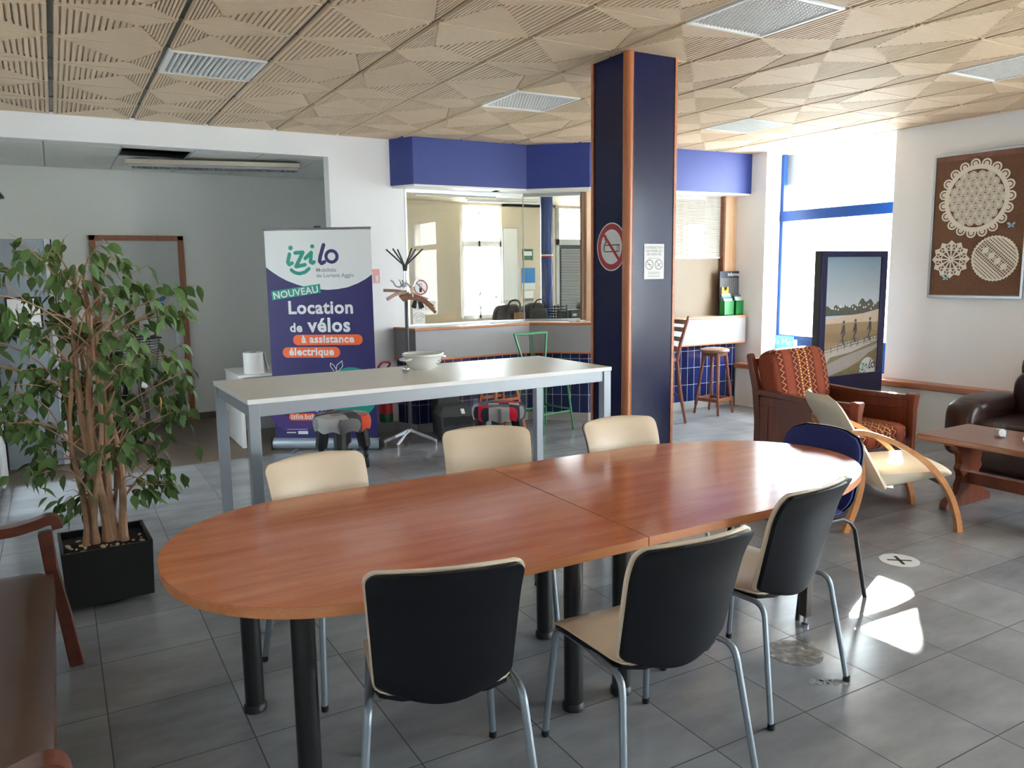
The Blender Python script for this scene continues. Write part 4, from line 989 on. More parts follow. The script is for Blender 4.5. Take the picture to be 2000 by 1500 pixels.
for P in ([(.10, .745), (.068, .79), (.07, .82), (.10, .80), (.12, .765)], [(.12, .745), (.13, .80), (.18, .84), (.185, .79), (.15, .75), (.12, .742)]): stroke(b, P, .006, Y0-.001)
b.out('leaf_outline', 'whitep', BX)
text('www.izilo.bzh', .05, .31, .60, Y0-.001, 'purple', BX, bold=.01)
text('et faites votre', .05, -.20, .435, Y0-.001, 'whitep', BX, bold=.01)
text('réservation en ligne !', .05, -.21, .368, Y0-.001, 'whitep', BX, bold=.012)
b = B(); b.flat(rrect(-.35, -.09, .277, .342, .03), Y0-.0004); b.out('orange_pill', 'orangep', BX)
text('izilo.bzh', .068, -.215, .292, Y0-.001, 'whitep', BX, bold=.02)
b = B(); b.flat(rrect(-.27, -.175, .145, .175, .006), Y0-.0005); b.flat(rrect(-.38, -.29, .155, .165, .004), Y0-.0005); b.flat(rrect(-.375, -.18, .19, .194, .002), Y0-.0005); ring(b, .11, .17, .018, .03, Y0-.0005); b.out('small_print', 'whitep', BX)
# ---- coat rack
CR = thing('coat_rack', 'black and chrome coat stand with splayed top arms in front of the reception glass', 'coat rack', (2.845, 6.93, 0), 10)
b = B(); b.tube([(0, 0, .12), (0, 0, 1.48)], .017, 12); b.out('pole', 'blackmetal', CR, smooth=True)
b = B()
for x, y in ((-.012, 0), (.012, 0), (0, .014), (0, -.014)): b.tube([(x, y, 1.42), (x, y, 1.72)], .005, 8)
b.out('upper_rods', 'chrome', CR, smooth=True)
for k in range(6):
    a = math.radians(20+60*k); q = (math.cos(a), math.sin(a)); b = B()
    b.tube([(q[0]*.012, q[1]*.012, 1.66), (q[0]*.02, q[1]*.02, 1.72), (q[0]*.17, q[1]*.17, 1.86)], .0075, 8); b.out('top_arm', 'darkgrey', CR, smooth=True)
for k in range(5):
    a = math.radians(10+72*k); q = Vector((math.cos(a), math.sin(a), 0)); b = B()
    b.tube(smooth_path([tuple(q*.015+Vector((0, 0, 1.55))), tuple(q*.05+Vector((0, 0, 1.515))), tuple(q*.09+Vector((0, 0, 1.52))), tuple(q*.115+Vector((0, 0, 1.56))), tuple(q*.14+Vector((0, 0, 1.575)))], 4), .007, 8); b.out('coat_hook', 'chrome', CR, smooth=True)
for a in (-150, -40, 60, 150):
    q = Vector((math.cos(math.radians(a)), math.sin(math.radians(a)), 0)); sdv = Vector((-q.y, q.x, 0)); b = B()
    b.bar([tuple(Vector((0, 0, .155))), tuple(q*.25+Vector((0, 0, .05)))], .028, .03); b.tube([tuple(q*.245+Vector((0, 0, .05))), tuple(q*.245)], .009, 8); b.out('foot', 'chrome', CR, bevel=.002)
hp = None
for k in range(5):
    nm = ['topmost brown wooden hanger reaching out from the coat stand pole', 'brown wooden hanger hanging just under the topmost one on the coat stand', 'brown wooden hanger turned toward the reception glass on the coat stand', 'brown wooden hanger lowest toward the reception glass on the coat stand', 'brown wooden hanger at the bottom of the bunch on the coat stand'][k]
    h = thing('coat_hanger', nm, 'hanger', (2.845+.006*k, 6.90-.020*k, 1.47-.016*k), (-4, 6, -24, -14, -34)[k], 'wooden hangers on the coat stand')
    b = B(); x0 = -.225 if k < 2 else -.10; tl = .04 if k == 1 else 0
    P = [(x0, 0, -.015-tl*.9), (x0*.5, 0, .0), (0, 0, 0), (.10, 0, -.03), (.21, 0, -.085-.012*k)] if k > 0 else [(x0, 0, .015), (-.1, 0, .008), (0, 0, -.015), (.10, 0, -.045), (.20, 0, -.08)]
    sweep(b, [Vector((0, p.x, p.z)) for p in smooth_path(P, 4)], .012, .028)
    for i, vv in enumerate(b.v): b.v[i] = (vv[1], vv[0], vv[2])
    b.out('body', 'brown_hanger', h, smooth=True, sharp=40)
    b = B(); b.tube([(0, 0, 0), (0, 0, .04), (.012, 0, .055), (.0, 0, .07)], .002, 6); b.out('hook', 'chrome', h)
t = thing('hanger_bunch', 'dark metal clip heads bunched below the wooden hangers on the coat stand', 'clips', (2.93, 6.86, 1.36), 0)
b = B(); random.seed(5)
for k in range(12):
    a = random.uniform(0, 6.28); b.tube([(0, 0, .05), (.03*math.cos(a), .03*math.sin(a), .02), (.055*math.cos(a), .055*math.sin(a), -.03-.02*random.random())], .009, 6)
b.out('clips', 'darkgrey', t)
# ---- waste bins
def bin_(label, loc, rz, h, w, lid):
    t = thing('waste_bin', label, 'bin', loc, rz)
    b = B(); a, q = w*.40, w*.5
    b.add([(-a, -a*.9, 0), (a, -a*.9, 0), (a, a*.9, 0), (-a, a*.9, 0), (-q, -q*.9, h), (q, -q*.9, h), (q, q*.9, h), (-q, q*.9, h)], [(3, 2, 1, 0), (0, 1, 5, 4), (1, 2, 6, 5), (2, 3, 7, 6), (3, 0, 4, 7)]); b.out('body', 'binbody', t, bevel=.012, seg=3)
    if lid:
        b = B(); b.add([(-q*1.05, -q*.95, h), (q*1.05, -q*.95, h), (q*1.05, q*.95, h), (-q*1.05, q*.95, h), (-q*.8, -q*.3, h+.09), (q*.8, -q*.3, h+.09), (q*.8, q*.9, h+.09), (-q*.8, q*.9, h+.09)], [(3, 2, 1, 0), (0, 1, 5, 4), (1, 2, 6, 5), (2, 3, 7, 6), (3, 0, 4, 7), (4, 5, 6, 7)]); b.out('lid', 'binbody', t, bevel=.01)
        Tm = Matrix.Translation((.05, -q*.68, h+.045)) @ Matrix.Rotation(math.radians(-47), 4, 'X')
        b = B(); b.box(-.018, .018, -.004, 0, -.03, .03, T=Tm); b.out('sticker', 'whiteedge', t)
        b = B(); b.shell(lambda u, v: ((u*q*1.06, -q*.97-.004*math.sin(u*17), h-.035+.04*v+.008*math.sin(u*9)), (u*q*1.06, -q*.97-.007-.004*math.sin(u*17), h-.035+.04*v+.008*math.sin(u*9))), 20, 2)
        b.shell(lambda u, v: ((q*1.0+.004*math.sin(u*15), u*q*.95, h-.035+.04*v), (q*1.0+.008+.004*math.sin(u*15), u*q*.95, h-.035+.04*v)), 14, 2); b.out('bag_liner', 'plasticfilm', t, smooth=True)
    return t
bin_('dark grey waste bin lined with a clear plastic bag beside the coat stand foot', (3.33, 6.96, 0), -8, .25, .34, True)
bin_('taller dark grey bin standing behind the one lined with clear plastic', (3.37, 7.26, 0), -4, .66, .26, False)
# ---- fire extinguisher and signs
t = thing('fire_extinguisher', 'red fire extinguisher with a green base on the white wall beside the banner', 'extinguisher', (2.86, 7.60, .13), 0)
b = B(); b.lathe([(.07, .085), (.07, .42), (.055, .46), (.02, .48), (.02, .51)], 20); b.out('cylinder', 'extred', t, smooth=True)
b = B(); b.lathe([(.072, 0), (.072, .085)], 20); b.out('base', 'extgreen', t, smooth=True)
b = B(); b.tube(smooth_path([(0, 0, .52), (.05, -.03, .6), (-.05, -.05, .61), (-.095, -.02, .5), (-.08, 0, .3)], 5), .011, 8); b.out('hose', 'redp', t, smooth=True)
b = B(); b.box(-.04, .04, -.012, .012, .50, .535); b.out('valve', 'black', t, bevel=.003)
t = thing('fire_sign', 'small faded pink extinguisher sign on the white wall beside the banner', 'sign', (2.815, 7.697, 1.61), 0)
b = B(); b.box(-.065, .065, -.004, 0, -.075, .075); b.out('plate', plain('faded_pink', c(226, 160, 160), .6), t)
b = B(); b.flat(rrect(-.055, -.01, -.06, .05, .008), -.005); b.flat(rrect(.02, .05, -.05, .01, .005), -.005); b.flat([(-.06, -.074), (.06, -.074), (.06, -.062), (-.06, -.062)], -.005); b.out('pictogram', 'whitep', t)
# paper roll
t = thing('paper_roll', 'large white paper towel roll standing on the white desk', 'paper roll', (1.62, 7.86, .70), 0)
b = B(); b.lathe([(.095, 0), (.095, .2), (.03, .2)], 28); b.out('roll', 'paper', t, smooth=True)
b = B(); b.lathe([(.03, .0), (.03, .202)], 14); b.out('core', 'brownbag', t)
b = B(); b.shell(lambda u, v: ((.095+.045*(v*.5+.5)**1.2, .01+.03*v+u*.05, .19-.19*(v*.5+.5)), (.099+.045*(v*.5+.5)**1.2, .01+.03*v+u*.05, .19-.19*(v*.5+.5))), 4, 8); b.out('loose_sheet', 'paper', t, smooth=True)
# bowl
t = thing('porcelain_bowl', 'white porcelain tureen bowl with floral print and rim handles on the high white table', 'bowl', (1.80, 4.16, 1.0905), 15)
b = B(); b.lathe([(.06, .0), (.064, .004), (.085, .018), (.104, .05), (.112, .078), (.119, .083), (.119, .092), (.112, .094), (.104, .078), (.095, .05), (.07, .02), (.0, .014)], 40, cap=False)
b.v = [(x*1.0, y*1.0, z) for x, y, z in b.v]; b.out('body', 'porcelain', t, smooth=True)
for s in (-1, 1):
    b = B(); b.tube(smooth_path([(s*.108, -.032, .07), (s*.14, -.03, .066), (s*.145, 0, .065), (s*.14, .03, .066), (s*.108, .032, .07)], 4), .007, 8); b.out('handle', 'porcelain', t, smooth=True)
b = B(); random.seed(4)
for k in range(26):
    a = -PI*.5+random.uniform(.15, 1.0); z = .03+random.uniform(0, .04); r = .0865+.0285*((z-.018)/.06)**.6+.001; s = random.uniform(.0015, .0035)
    b.sq((r*math.cos(a), r*math.sin(a), z), (s, s, s*1.3), 1, 1, 6, 4)
b.out('flower_print', 'greyp', t)
b = B()
for zz in (.081, .095): b.lathe([(.1193, zz), (.1193, zz+.0015)], 40, cap=False)
b.out('rim_line', 'greyp', t)
t = tag(B().sq((0, 0, .022), (.022, .022, .022), 1, 1, 18, 10).out('metal_ball', 'chrome', None, smooth=True, loc=(1.65, 4.055, 1.0905)), 'small shiny metal ball lying under the bowl handle', 'ball')
# ---- signs on the pillar
t = thing('no_smoking_sign', 'round red and white no smoking sign on the shaded face of the blue pillar', 'sign', (3.164, 4.19, 1.79), -90)
b = B(); b.prism(disc(0, 0, .155, 48), 0, .002, T=Matrix(((1, 0, 0, 0), (0, 0, -1, 0), (0, 1, 0, 0), (0, 0, 0, 1)))); b.out('disc', 'whitep', t)
b = B(); ring(b, 0, 0, .112, .148, -.0026, 48); a = math.radians(45)
b.flat([(-.09-.0, .075), (-.075, .09), (.09, -.075), (.075, -.09)], -.0034); b.out('red_ring', 'redp', t)
b = B(); stroke(b, rrect(-.072, .085, -.03, .012, .006, 2)+[(.079, .012)], .006, -.003); stroke(b, [(.062, -.03), (.062, .012)], .005, -.003)
stroke(b, [(-.082, -.028), (-.085, -.01), (-.08, .012), (-.06, .03), (-.068, .05), (-.055, .075)], .006, -.003); stroke(b, [(-.066, .02), (-.045, .038), (-.052, .06)], .006, -.003); b.out('cigarette', 'blackp', t)
def smoke_notice(label, loc, rz, w=.165, h=.225):
    t = thing('no_vaping_notice', label, 'notice', loc, rz)
    b = B(); b.box(-w/2, w/2, -.0015, 0, -h/2, h/2); b.out('sheet', 'paper', t)
    k = w/.165
    for i, s_ in enumerate(('INTERDICTION', 'DE FUMER OU', 'DE VAPOTER')): text(s_, .021*k, 0, h/2-.03*k-i*.022*k, -.0022, 'greyp', t)
    b = B()
    for cx in (-.039*k, .039*k): ring(b, cx, -.02*k, .028*k, .033*k, -.0022, 28); stroke(b, [(cx-.02*k, -.0*k), (cx+.02*k, -.04*k)], .004*k, -.0024)
    stroke(b, [(.022*k, -.032*k), (.056*k, -.01*k)], .005*k, -.0022); stroke(b, [(-.055*k, -.02*k), (-.025*k, -.02*k)], .004*k, -.0022)
    for z in (.02, -.068, -.074, -.08, -.092, -.098): b.flat([(-.05*k, z*k), (.05*k, z*k), (.05*k, z*k+.0018), (-.05*k, z*k+.0018)], -.0022)
    b.out('pictogram', 'greyp', t)
smoke_notice('white printed notice against smoking and vaping on the lit face of the blue pillar', (3.384, 4.028, 1.692), 0)
smoke_notice('white notice with two crossed circles stuck low on the reception glass by the coat stand', (3.305, 7.71, 1.21), 0, .14, .21)
t = thing('no_phone_sign', 'round red sign forbidding mobile phones on the reception glass behind the coat stand', 'sign', (3.335, 7.712, 1.49), 0)
b = B(); b.prism(disc(0, 0, .082, 36), 0, .001, T=Matrix(((1, 0, 0, 0), (0, 0, -1, 0), (0, 1, 0, 0), (0, 0, 0, 1)))); b.out('disc', 'whitep', t)
b = B(); ring(b, 0, 0, .066, .08, -.0016, 36); stroke(b, [(-.045, .045), (.048, -.048)], .012, -.0026); b.out('red_ring', 'redp', t)
b = B(); b.flat(rrect(-.018, .012, -.05, -.005, .004), -.002); stroke(b, [(-.012, 0), (-.012, .035), (.012, .035), (.012, 0), (-.012, 0)], .004, -.002); b.out('phone', 'blackp', t)
t = thing('envelope_sticker', 'translucent blank sticker beside the crossed-circle notice on the glass', 'sticker', (3.44, 7.71, 1.30), 0)
b = B(); b.box(-.055, .055, -.001, 0, -.045, .045); b.out('sheet', plain('sticker_cream', c(214, 206, 190), .6), t)
b = B(); stroke(b, [(-.053, -.043), (.053, -.043), (.053, .043), (-.053, .043), (-.053, -.043)], .002, -.0016); b.out('outline', 'greyp', t)
# speaking disc on the glass
t = thing('speaking_disc', 'round clear speaking disc with a metal rim set in the reception glass', 'speaking hole', (4.12, 7.70, 1.335), 0)
b = B(); b.tube([(.115*math.cos(a*PI/18), 0, .115*math.sin(a*PI/18)) for a in range(-22, 16)], .005, 6); b.out('rim', 'chrome', t, smooth=True)
b = B(); b.sq((.115, 0, .03), (.02, .015, .012), .8, .8, 10, 8); b.out('catch', 'whiteedge', t, smooth=True)
# papers on the counter ledge
random.seed(9)
for k, (x, y, r, lab) in enumerate(((3.55, 7.52, 12, 'white leaflet lying flat on the ledge, nearest the coat stand'), (3.86, 7.55, -8, 'grey-printed leaflet on the counter ledge in front of the glass'), (4.2, 7.56, 4, 'folded leaflet on the counter ledge under the speaking disc'), (4.72, 7.30, -40, 'white sheet on the angled part of the counter ledge'), (4.93, 7.14, -34, 'crumpled white paper at the end of the angled counter ledge'))):
    z = 1.0835
    if k == 4:
        b = B(); b.shell(lambda u, v: ((u*.09, v*.06, z+.014+.010*math.sin(u*7+v*5)), (u*.09, v*.06, z+.012+.010*math.sin(u*7+v*5))), 14, 10)
    else: b = B(); b.box(-.105, .105, -.07, .07, z, z+.002+.002*(k == 1))
    o = b.out('leaflet', 'paper' if k != 1 else 'ltgrey'); o.location = (x, y, 0); o.rotation_euler.z = math.radians(r); tag(o, lab, 'leaflet', 'papers on the counter ledge')
# information rack
t = thing('information_rack', 'small black grid information rack with green brochure holders on the bar counter', 'rack', (7.10, 7.0, 1.09), 0)
b = B(); b.box(-.185, .185, .02, .032, 0, .52); b.out('board', plain('rack_navy', c(26, 30, 52), .4), t)
b = B()
for k in range(22): b.box(-.175+k*.0162, -.173+k*.0162, .0165, .02, .16, .44)
for k in range(18): b.box(-.177, .172, .0165, .02, .16+k*.0162, .162+k*.0162)
b.out('grid', 'ltgrey', t)
text('information', .058, .085, .465, .0185, 'whitep', t, bold=.02)
b = B(); b.prism([(-.17, .25), (-.06, .25), (-.06, .335), (-.085, .335), (-.09, .30), (-.115, .285), (-.14, .30), (-.145, .335), (-.17, .335)], 0, .02, T=Matrix(((1, 0, 0, 0), (0, 0, 1, -.005), (0, 1, 0, 0), (0, 0, 0, 1)))); b.out('yellow_holder', plain('holder_yellow', c(226, 170, 40), .4), t)
for x0, x1 in ((-.18, -.02), (.01, .14)):
    b = B(); b.box(x0, x1, -.06, -.055, 0, .17); b.box(x0, x1, -.06, .02, 0, .004); b.box(x0, x0+.004, -.06, .02, 0, .17); b.box(x1-.004, x1, -.06, .02, 0, .17); b.out('green_holder', plain('holder_green', c(16, 128, 60), .35), t)
bmats = [plain('bro%d' % i, cc, .5) for i, cc in enumerate((c(196, 216, 222), c(70, 120, 110), c(120, 190, 196), c(220, 220, 224)))]
for x, n, w_ in ((-.10, 4, 'wider'), (.075, 3, 'narrower')):
    for k in range(n):
        o = B().box(-.055 if n == 3 else -.07, .055 if n == 3 else .07, 0, .003, 0, .19+.02*k).out('brochure', bmats[(k+n) % 4]); o.location = (7.10+x, 6.955+.012*k, 1.0955); o.rotation_euler.x = math.radians(-2)
        tag(o, ['front', 'second', 'third', 'rearmost'][k]+' brochure in the '+w_+' green holder of the information rack', 'brochure', 'brochures in the information rack')
# ---- navy display totem
t = thing('display_totem', 'tall navy display stand with a beach cycling poster by the street window', 'display stand', (6.57, 4.9, 0), 0)
b = B(); b.box(-.47, .47, .02, .09, 0, 1.79); b.out('cabinet', 'darkgrey', t, bevel=.004)
b = B(); b.box(-.47, .47, 0, .02, .0, .62); b.box(-.47, .47, 0, .02, 1.735, 1.79); b.box(-.47, -.40, 0, .02, .62, 1.735); b.box(.385, .47, 0, .02, .62, 1.735); b.out('front_frame', 'navy', t, bevel=.003)
s = NT('poster_sky'); tc = s.n('ShaderNodeTexCoord'); sep = s.n('ShaderNodeSeparateXYZ'); s.link(tc.outputs['Object'], sep.inputs[0])
fz = s.math('DIVIDE', s.math('SUBTRACT', sep.outputs[2], 1.3), .44); s.set(col=s.ramp(fz, [(0, c(186, 196, 206)), (1, c(122, 150, 168))]), rough=.35)
b = B(); b.flat([(-.40, .62), (.385, .62), (.385, 1.735), (-.40, 1.735)], .015); P_ = b.out('poster', s.m, t)
yy = .0145
def poly(name, pts, mat, y): b = B(); b.flat(pts, y); return b.out(name, mat, P_)
random.seed(21)
tr = [(-.40, 1.19)]+[(-.40+.785*i/30, 1.262+.006*i/30*6+.016*math.sin(i*1.3)+random.uniform(-.008, .012)+(.035 if 18 < i < 26 else 0)) for i in range(31)]+[(.385, 1.19)]
poly('tree_line', tr, plain('poster_trees', c(96, 100, 92), .5, var=.4, scale=60), yy)
b = B()
for k in range(16):
    x = -.30+.04*k+random.uniform(-.01, .01); z = 1.245+random.uniform(-.015, .03); b.flat([(x, z), (x+.018, z), (x+.018, z+.012), (x+.009, z+.02), (x, z+.012)], yy-.0005)
b.out('houses', 'whiteedge', P_)
poly('sand', [(-.40, 1.10), (-.40, 1.155), (-.1, 1.185), (.15, 1.20), (.385, 1.235), (.385, 1.1)], plain('poster_sand', c(206, 190, 172), .5), yy-.001)
poly('field', [(-.40, .85), (-.40, 1.115), (.0, 1.12), (.385, 1.11), (.385, .9)], plain('poster_field', c(170, 146, 112), .5, var=.12, scale=80), yy-.0015)
poly('track', [(-.40, .76), (-.40, .875), (-.1, .93), (.385, .985), (.385, .92), (.05, .85)], plain('poster_track', c(196, 190, 184), .5), yy-.002)
poly('verge', [(-.40, .70), (-.3, .80), (0, .835), (.385, .93), (.385, .90), (.1, .80)], plain('poster_verge', c(138, 132, 104), .5, var=.25, scale=60), yy-.0025)
poly('path', [(-.40, .62), (-.40, .72), (-.1, .80), (.385, .895), (.385, .62)], plain('poster_path', c(172, 168, 164), .5), yy-.003)
poly('grass', [(-.33, .62), (-.05, .68), (.12, .74), (.25, .81), (.385, .86), (.385, .62)], plain('poster_grass', c(142, 128, 92), .5, var=.35, scale=50), yy-.0035)
b = B()
for k in range(9):
    x = -.39+.095*k; z = .875+.0128*k*1.0; b.flat([(x-.004, z-.05), (x+.004, z-.05), (x+.004, z+.01), (x-.004, z+.01)], yy-.004)
stroke(b, [(-.395, .872), (.38, .985)], .007, yy-.004); stroke(b, [(-.395, .845), (.38, .958)], .004, yy-.004)
for k in range(44): b.flat([(-.39+.0175*k, .94), (-.387+.0175*k, .94), (-.387+.0175*k, 1.03+.01*math.sin(k)), (-.39+.0175*k, 1.03)], yy-.0032)
b.out('fence', plain('poster_fence', c(92, 78, 62), .6), P_)
rid = plain('poster_riders', c(84, 84, 88), .6)
for cx, cz in ((-.13, 1.0), (.04, 1.01), (.255, 1.02)):
    b = B()
    for dx in (-.035, .04): ring(b, cx+dx, cz-.075, .026, .031, yy-.0045, 20)
    stroke(b, [(cx-.035, cz-.075), (cx-.01, cz-.02), (cx+.02, cz-.07), (cx+.04, cz-.075)], .004, yy-.0045)
    stroke(b, [(cx+.005, cz+.085), (cx+.01, cz+.02)], .036, yy-.0045); stroke(b, [(cx+.0, cz+.08), (cx-.03, cz+.02)], .012, yy-.0045)
    stroke(b, [(cx+.01, cz+.01), (cx-.012, cz-.03), (cx+.005, cz-.075)], .018, yy-.0047); b.flat(disc(cx+.002, cz+.125, .016, 14), yy-.0045)
    b.out('cyclist', rid, P_)
b = B(); b.flat(disc(.245, .655, .115, 36)[:19]+[(.13, .62), (.36, .62)], yy-.005); b.out('logo_field', 'whitep', P_)
k_ = .42; ox, oz = .235, .655
def lg(pts): return [(ox+(x+.06)*k_*1.2, oz+(z-1.77)*k_*1.2+.02) for x, z in pts]
b = B(); y = yy-.006
for P in ([(-.266, 1.825), (-.285, 1.752), (-.245, 1.745)], [(-.212, 1.836), (-.14, 1.84), (-.21, 1.712), (-.125, 1.728)], [(-.12, 1.785), (-.062, 1.838), (-.055, 1.742)], [(-.255, 1.682), (-.18, 1.648), (-.09, 1.692)]): stroke(b, lg(P), .010, y)
b.out('logo_green', 'teal', P_)
b = B(); stroke(b, lg([(.056, 1.905), (.02, 1.80), (.012, 1.745), (.058, 1.752)]), .012, y); c_ = lg([(.125, 1.80)])[0]; ring(b, c_[0], c_[1], .018, .03, y, 24); b.out('logo_dark', 'purple', P_)
# poster low in the street window
t = thing('window_poster', 'small sea holiday poster standing low in the street window', 'poster', (7.59, 6.61, .67), -90)
b = B(); b.box(-.14, .14, 0, .004, -.16, .16); b.out('sheet', plain('sea_blue', c(112, 200, 226), .5), t)
b = B(); b.flat([(-.14, -.16), (.14, -.16), (.14, -.09), (-.14, -.09)], -.001); b.out('sea', plain('deep_sea', c(40, 80, 140), .5), t)
text('la Mer', .11, 0, .05, -.001, 'whitep', t)
b = B(); b.flat([(-.05, -.10), (.10, -.115), (.12, -.09), (-.04, -.08)], -.002); b.out('boat', 'whitep', t)
# ---- cork board with doilies
RZ = -87.02
def wallpt(x, z, off=0): # local board coords -> world
    a = math.radians(RZ); return (7.352+x*math.cos(a)+off*math.sin(a), 4.21+x*math.sin(a)-off*math.cos(a), z)
CB = thing('cork_board', 'large aluminium-framed cork board hung on the white wall', 'notice board', wallpt(-.02, 2.0), RZ)
b = B(); b.box(-.41, .41, -.012, .0, -.64, .65); b.out('cork_panel', 'cork', CB)
b = B(); b.box(-.425, .425, -.028, .0, .645, .668); b.box(-.425, .425, -.028, .0, -.66, -.635); b.box(-.425, -.405, -.028, 0, -.64, .65); b.box(.405, .425, -.028, 0, -.64, .65); b.out('frame', 'alu', CB, bevel=.003)
for z0, z1 in ((.60, .645), (-.64, -.625)): B().box(-.405, .405, -.016, -.012, z0, z1).out('wooden_strip', 'oak', CB)
def doily(label, x, z, kind, R):
    p = wallpt(x, 2.0+z, .016); t = thing('lace_doily', label, 'doily', p, RZ, 'lace doilies on the cork board')
    b = B(); y = 0.0
    if kind == 'big':
        ring(b, 0, 0, R*.75, R*.87, y, 60, 1.05)
        for k in range(19):
            a = 2*PI*k/19; cx, cz = math.cos(a)*R*.90, math.sin(a)*R*.90*1.05
            ring(b, cx, cz, R*.09, R*.135, y-.001, 18); ring(b, cx, cz, R*.01, R*.06, y-.001, 12)
        p_ = R*.235
        for i in range(-4, 5):
            for j in range(-4, 5):
                cx = (i+.5*(j % 2))*p_; cz = j*p_*.88
                if math.hypot(cx, cz/1.05) > R*.74: continue
                for k in range(14):
                    a = 2*PI*k/14; w = .21; r1 = p_*.53
                    b.flat([(cx+p_*.1*math.cos(a-.2), cz+p_*.1*math.sin(a-.2)), (cx+r1*math.cos(a-w*.72), cz+r1*math.sin(a-w*.72)), (cx+r1*math.cos(a+w*.72), cz+r1*math.sin(a+w*.72)), (cx+p_*.1*math.cos(a+.2), cz+p_*.1*math.sin(a+.2))], y-.0015)
                ring(b, cx, cz, p_*.02, p_*.12, y-.002, 10)
    elif kind == 'star':
        for k in range(12):
            a = 2*PI*k/12
            for r0, r1, w in ((.08, .5, .03), (.55, .68, .05)):
                b.flat([(R*r0*math.cos(a)-R*w*math.sin(a), R*r0*math.sin(a)+R*w*math.cos(a)), (R*r1*math.cos(a)-R*w*1.5*math.sin(a), R*r1*math.sin(a)+R*w*1.5*math.cos(a)), (R*r1*math.cos(a)+R*w*1.5*math.sin(a), R*r1*math.sin(a)-R*w*1.5*math.cos(a)), (R*r0*math.cos(a)+R*w*math.sin(a), R*r0*math.sin(a)-R*w*math.cos(a))], y)
            a2 = a+PI/12; b.flat([(R*.62*math.cos(a), R*.62*math.sin(a)), (R*.82*math.cos(a-.16), R*.82*math.sin(a-.16)), (R*math.cos(a), R*math.sin(a)), (R*.82*math.cos(a+.16), R*.82*math.sin(a+.16))], y-.001)
            stroke(b, [(R*.5*math.cos(a), R*.5*math.sin(a)), (R*.74*math.cos(a2), R*.74*math.sin(a2)), (R*.5*math.cos(a+PI/6), R*.5*math.sin(a+PI/6))], R*.05, y-.0005)
            stroke(b, [(R*.97*math.cos(a), R*.97*math.sin(a)), (R*.80*math.cos(a2), R*.80*math.sin(a2)), (R*.97*math.cos(a+PI/6), R*.97*math.sin(a+PI/6))], R*.07, y-.0015)
        ring(b, 0, 0, R*.03, R*.09, y, 16); ring(b, 0, 0, R*.47, R*.53, y-.0002, 36)
    else:
        ring(b, 0, 0, R*.93, R, y, 40)
        for k in range(40): a = 2*PI*k/40; b.flat(disc(R*.985*math.cos(a), R*.985*math.sin(a), R*.045, 8), y-.0008)
        an = math.radians(-42); d = (math.cos(an), math.sin(an)); n_ = (-d[1], d[0])
        for q in [(-.9+.12*i) for i in range(16)]:
            h = math.sqrt(max(0, 1-q*q))*R*.95; w = R*(.035 if abs(q) > .35 else .016)
            b.flat([(n_[0]*q*R-d[0]*h-n_[0]*w, n_[1]*q*R-d[1]*h-n_[1]*w), (n_[0]*q*R+d[0]*h-n_[0]*w, n_[1]*q*R+d[1]*h-n_[1]*w), (n_[0]*q*R+d[0]*h+n_[0]*w, n_[1]*q*R+d[1]*h+n_[1]*w), (n_[0]*q*R-d[0]*h+n_[0]*w, n_[1]*q*R-d[1]*h+n_[1]*w)], y-.0003)
        for q in [(-.9+.09*i) for i in range(21)]:
            h = math.sqrt(max(0, 1-q*q))*R*.95; w = R*.014
            b.flat([(d[0]*q*R-n_[0]*h-d[0]*w, d[1]*q*R-n_[1]*h-d[1]*w), (d[0]*q*R+n_[0]*h-d[0]*w, d[1]*q*R+n_[1]*h-d[1]*w), (d[0]*q*R+n_[0]*h+d[0]*w, d[1]*q*R+n_[1]*h+d[1]*w), (d[0]*q*R-n_[0]*h+d[0]*w, d[1]*q*R-n_[1]*h+d[1]*w)], y-.0006)
        for q in (-.55, -.18, .18, .55): cx, cz = d[0]*q*R, d[1]*q*R; b.flat([(cx+d[0]*R*.15, cz+d[1]*R*.15), (cx+n_[0]*R*.2, cz+n_[1]*R*.2), (cx-d[0]*R*.15, cz-d[1]*R*.15), (cx-n_[0]*R*.2, cz-n_[1]*R*.2)], y-.001)
    o = b.out('lace', 'lace', t)
    sm = o.modifiers.new('thick', 'SOLIDIFY'); sm.thickness = .0012
doily('large round crocheted doily with scalloped edge on the cork board', -.045, .245, 'big', .33)
doily('small star-shaped crocheted doily low on the cork board', -.24, -.30, 'star', .175)
doily('medium round lace doily with a diagonal band low on the cork board', .15, -.30, 'net', .20)
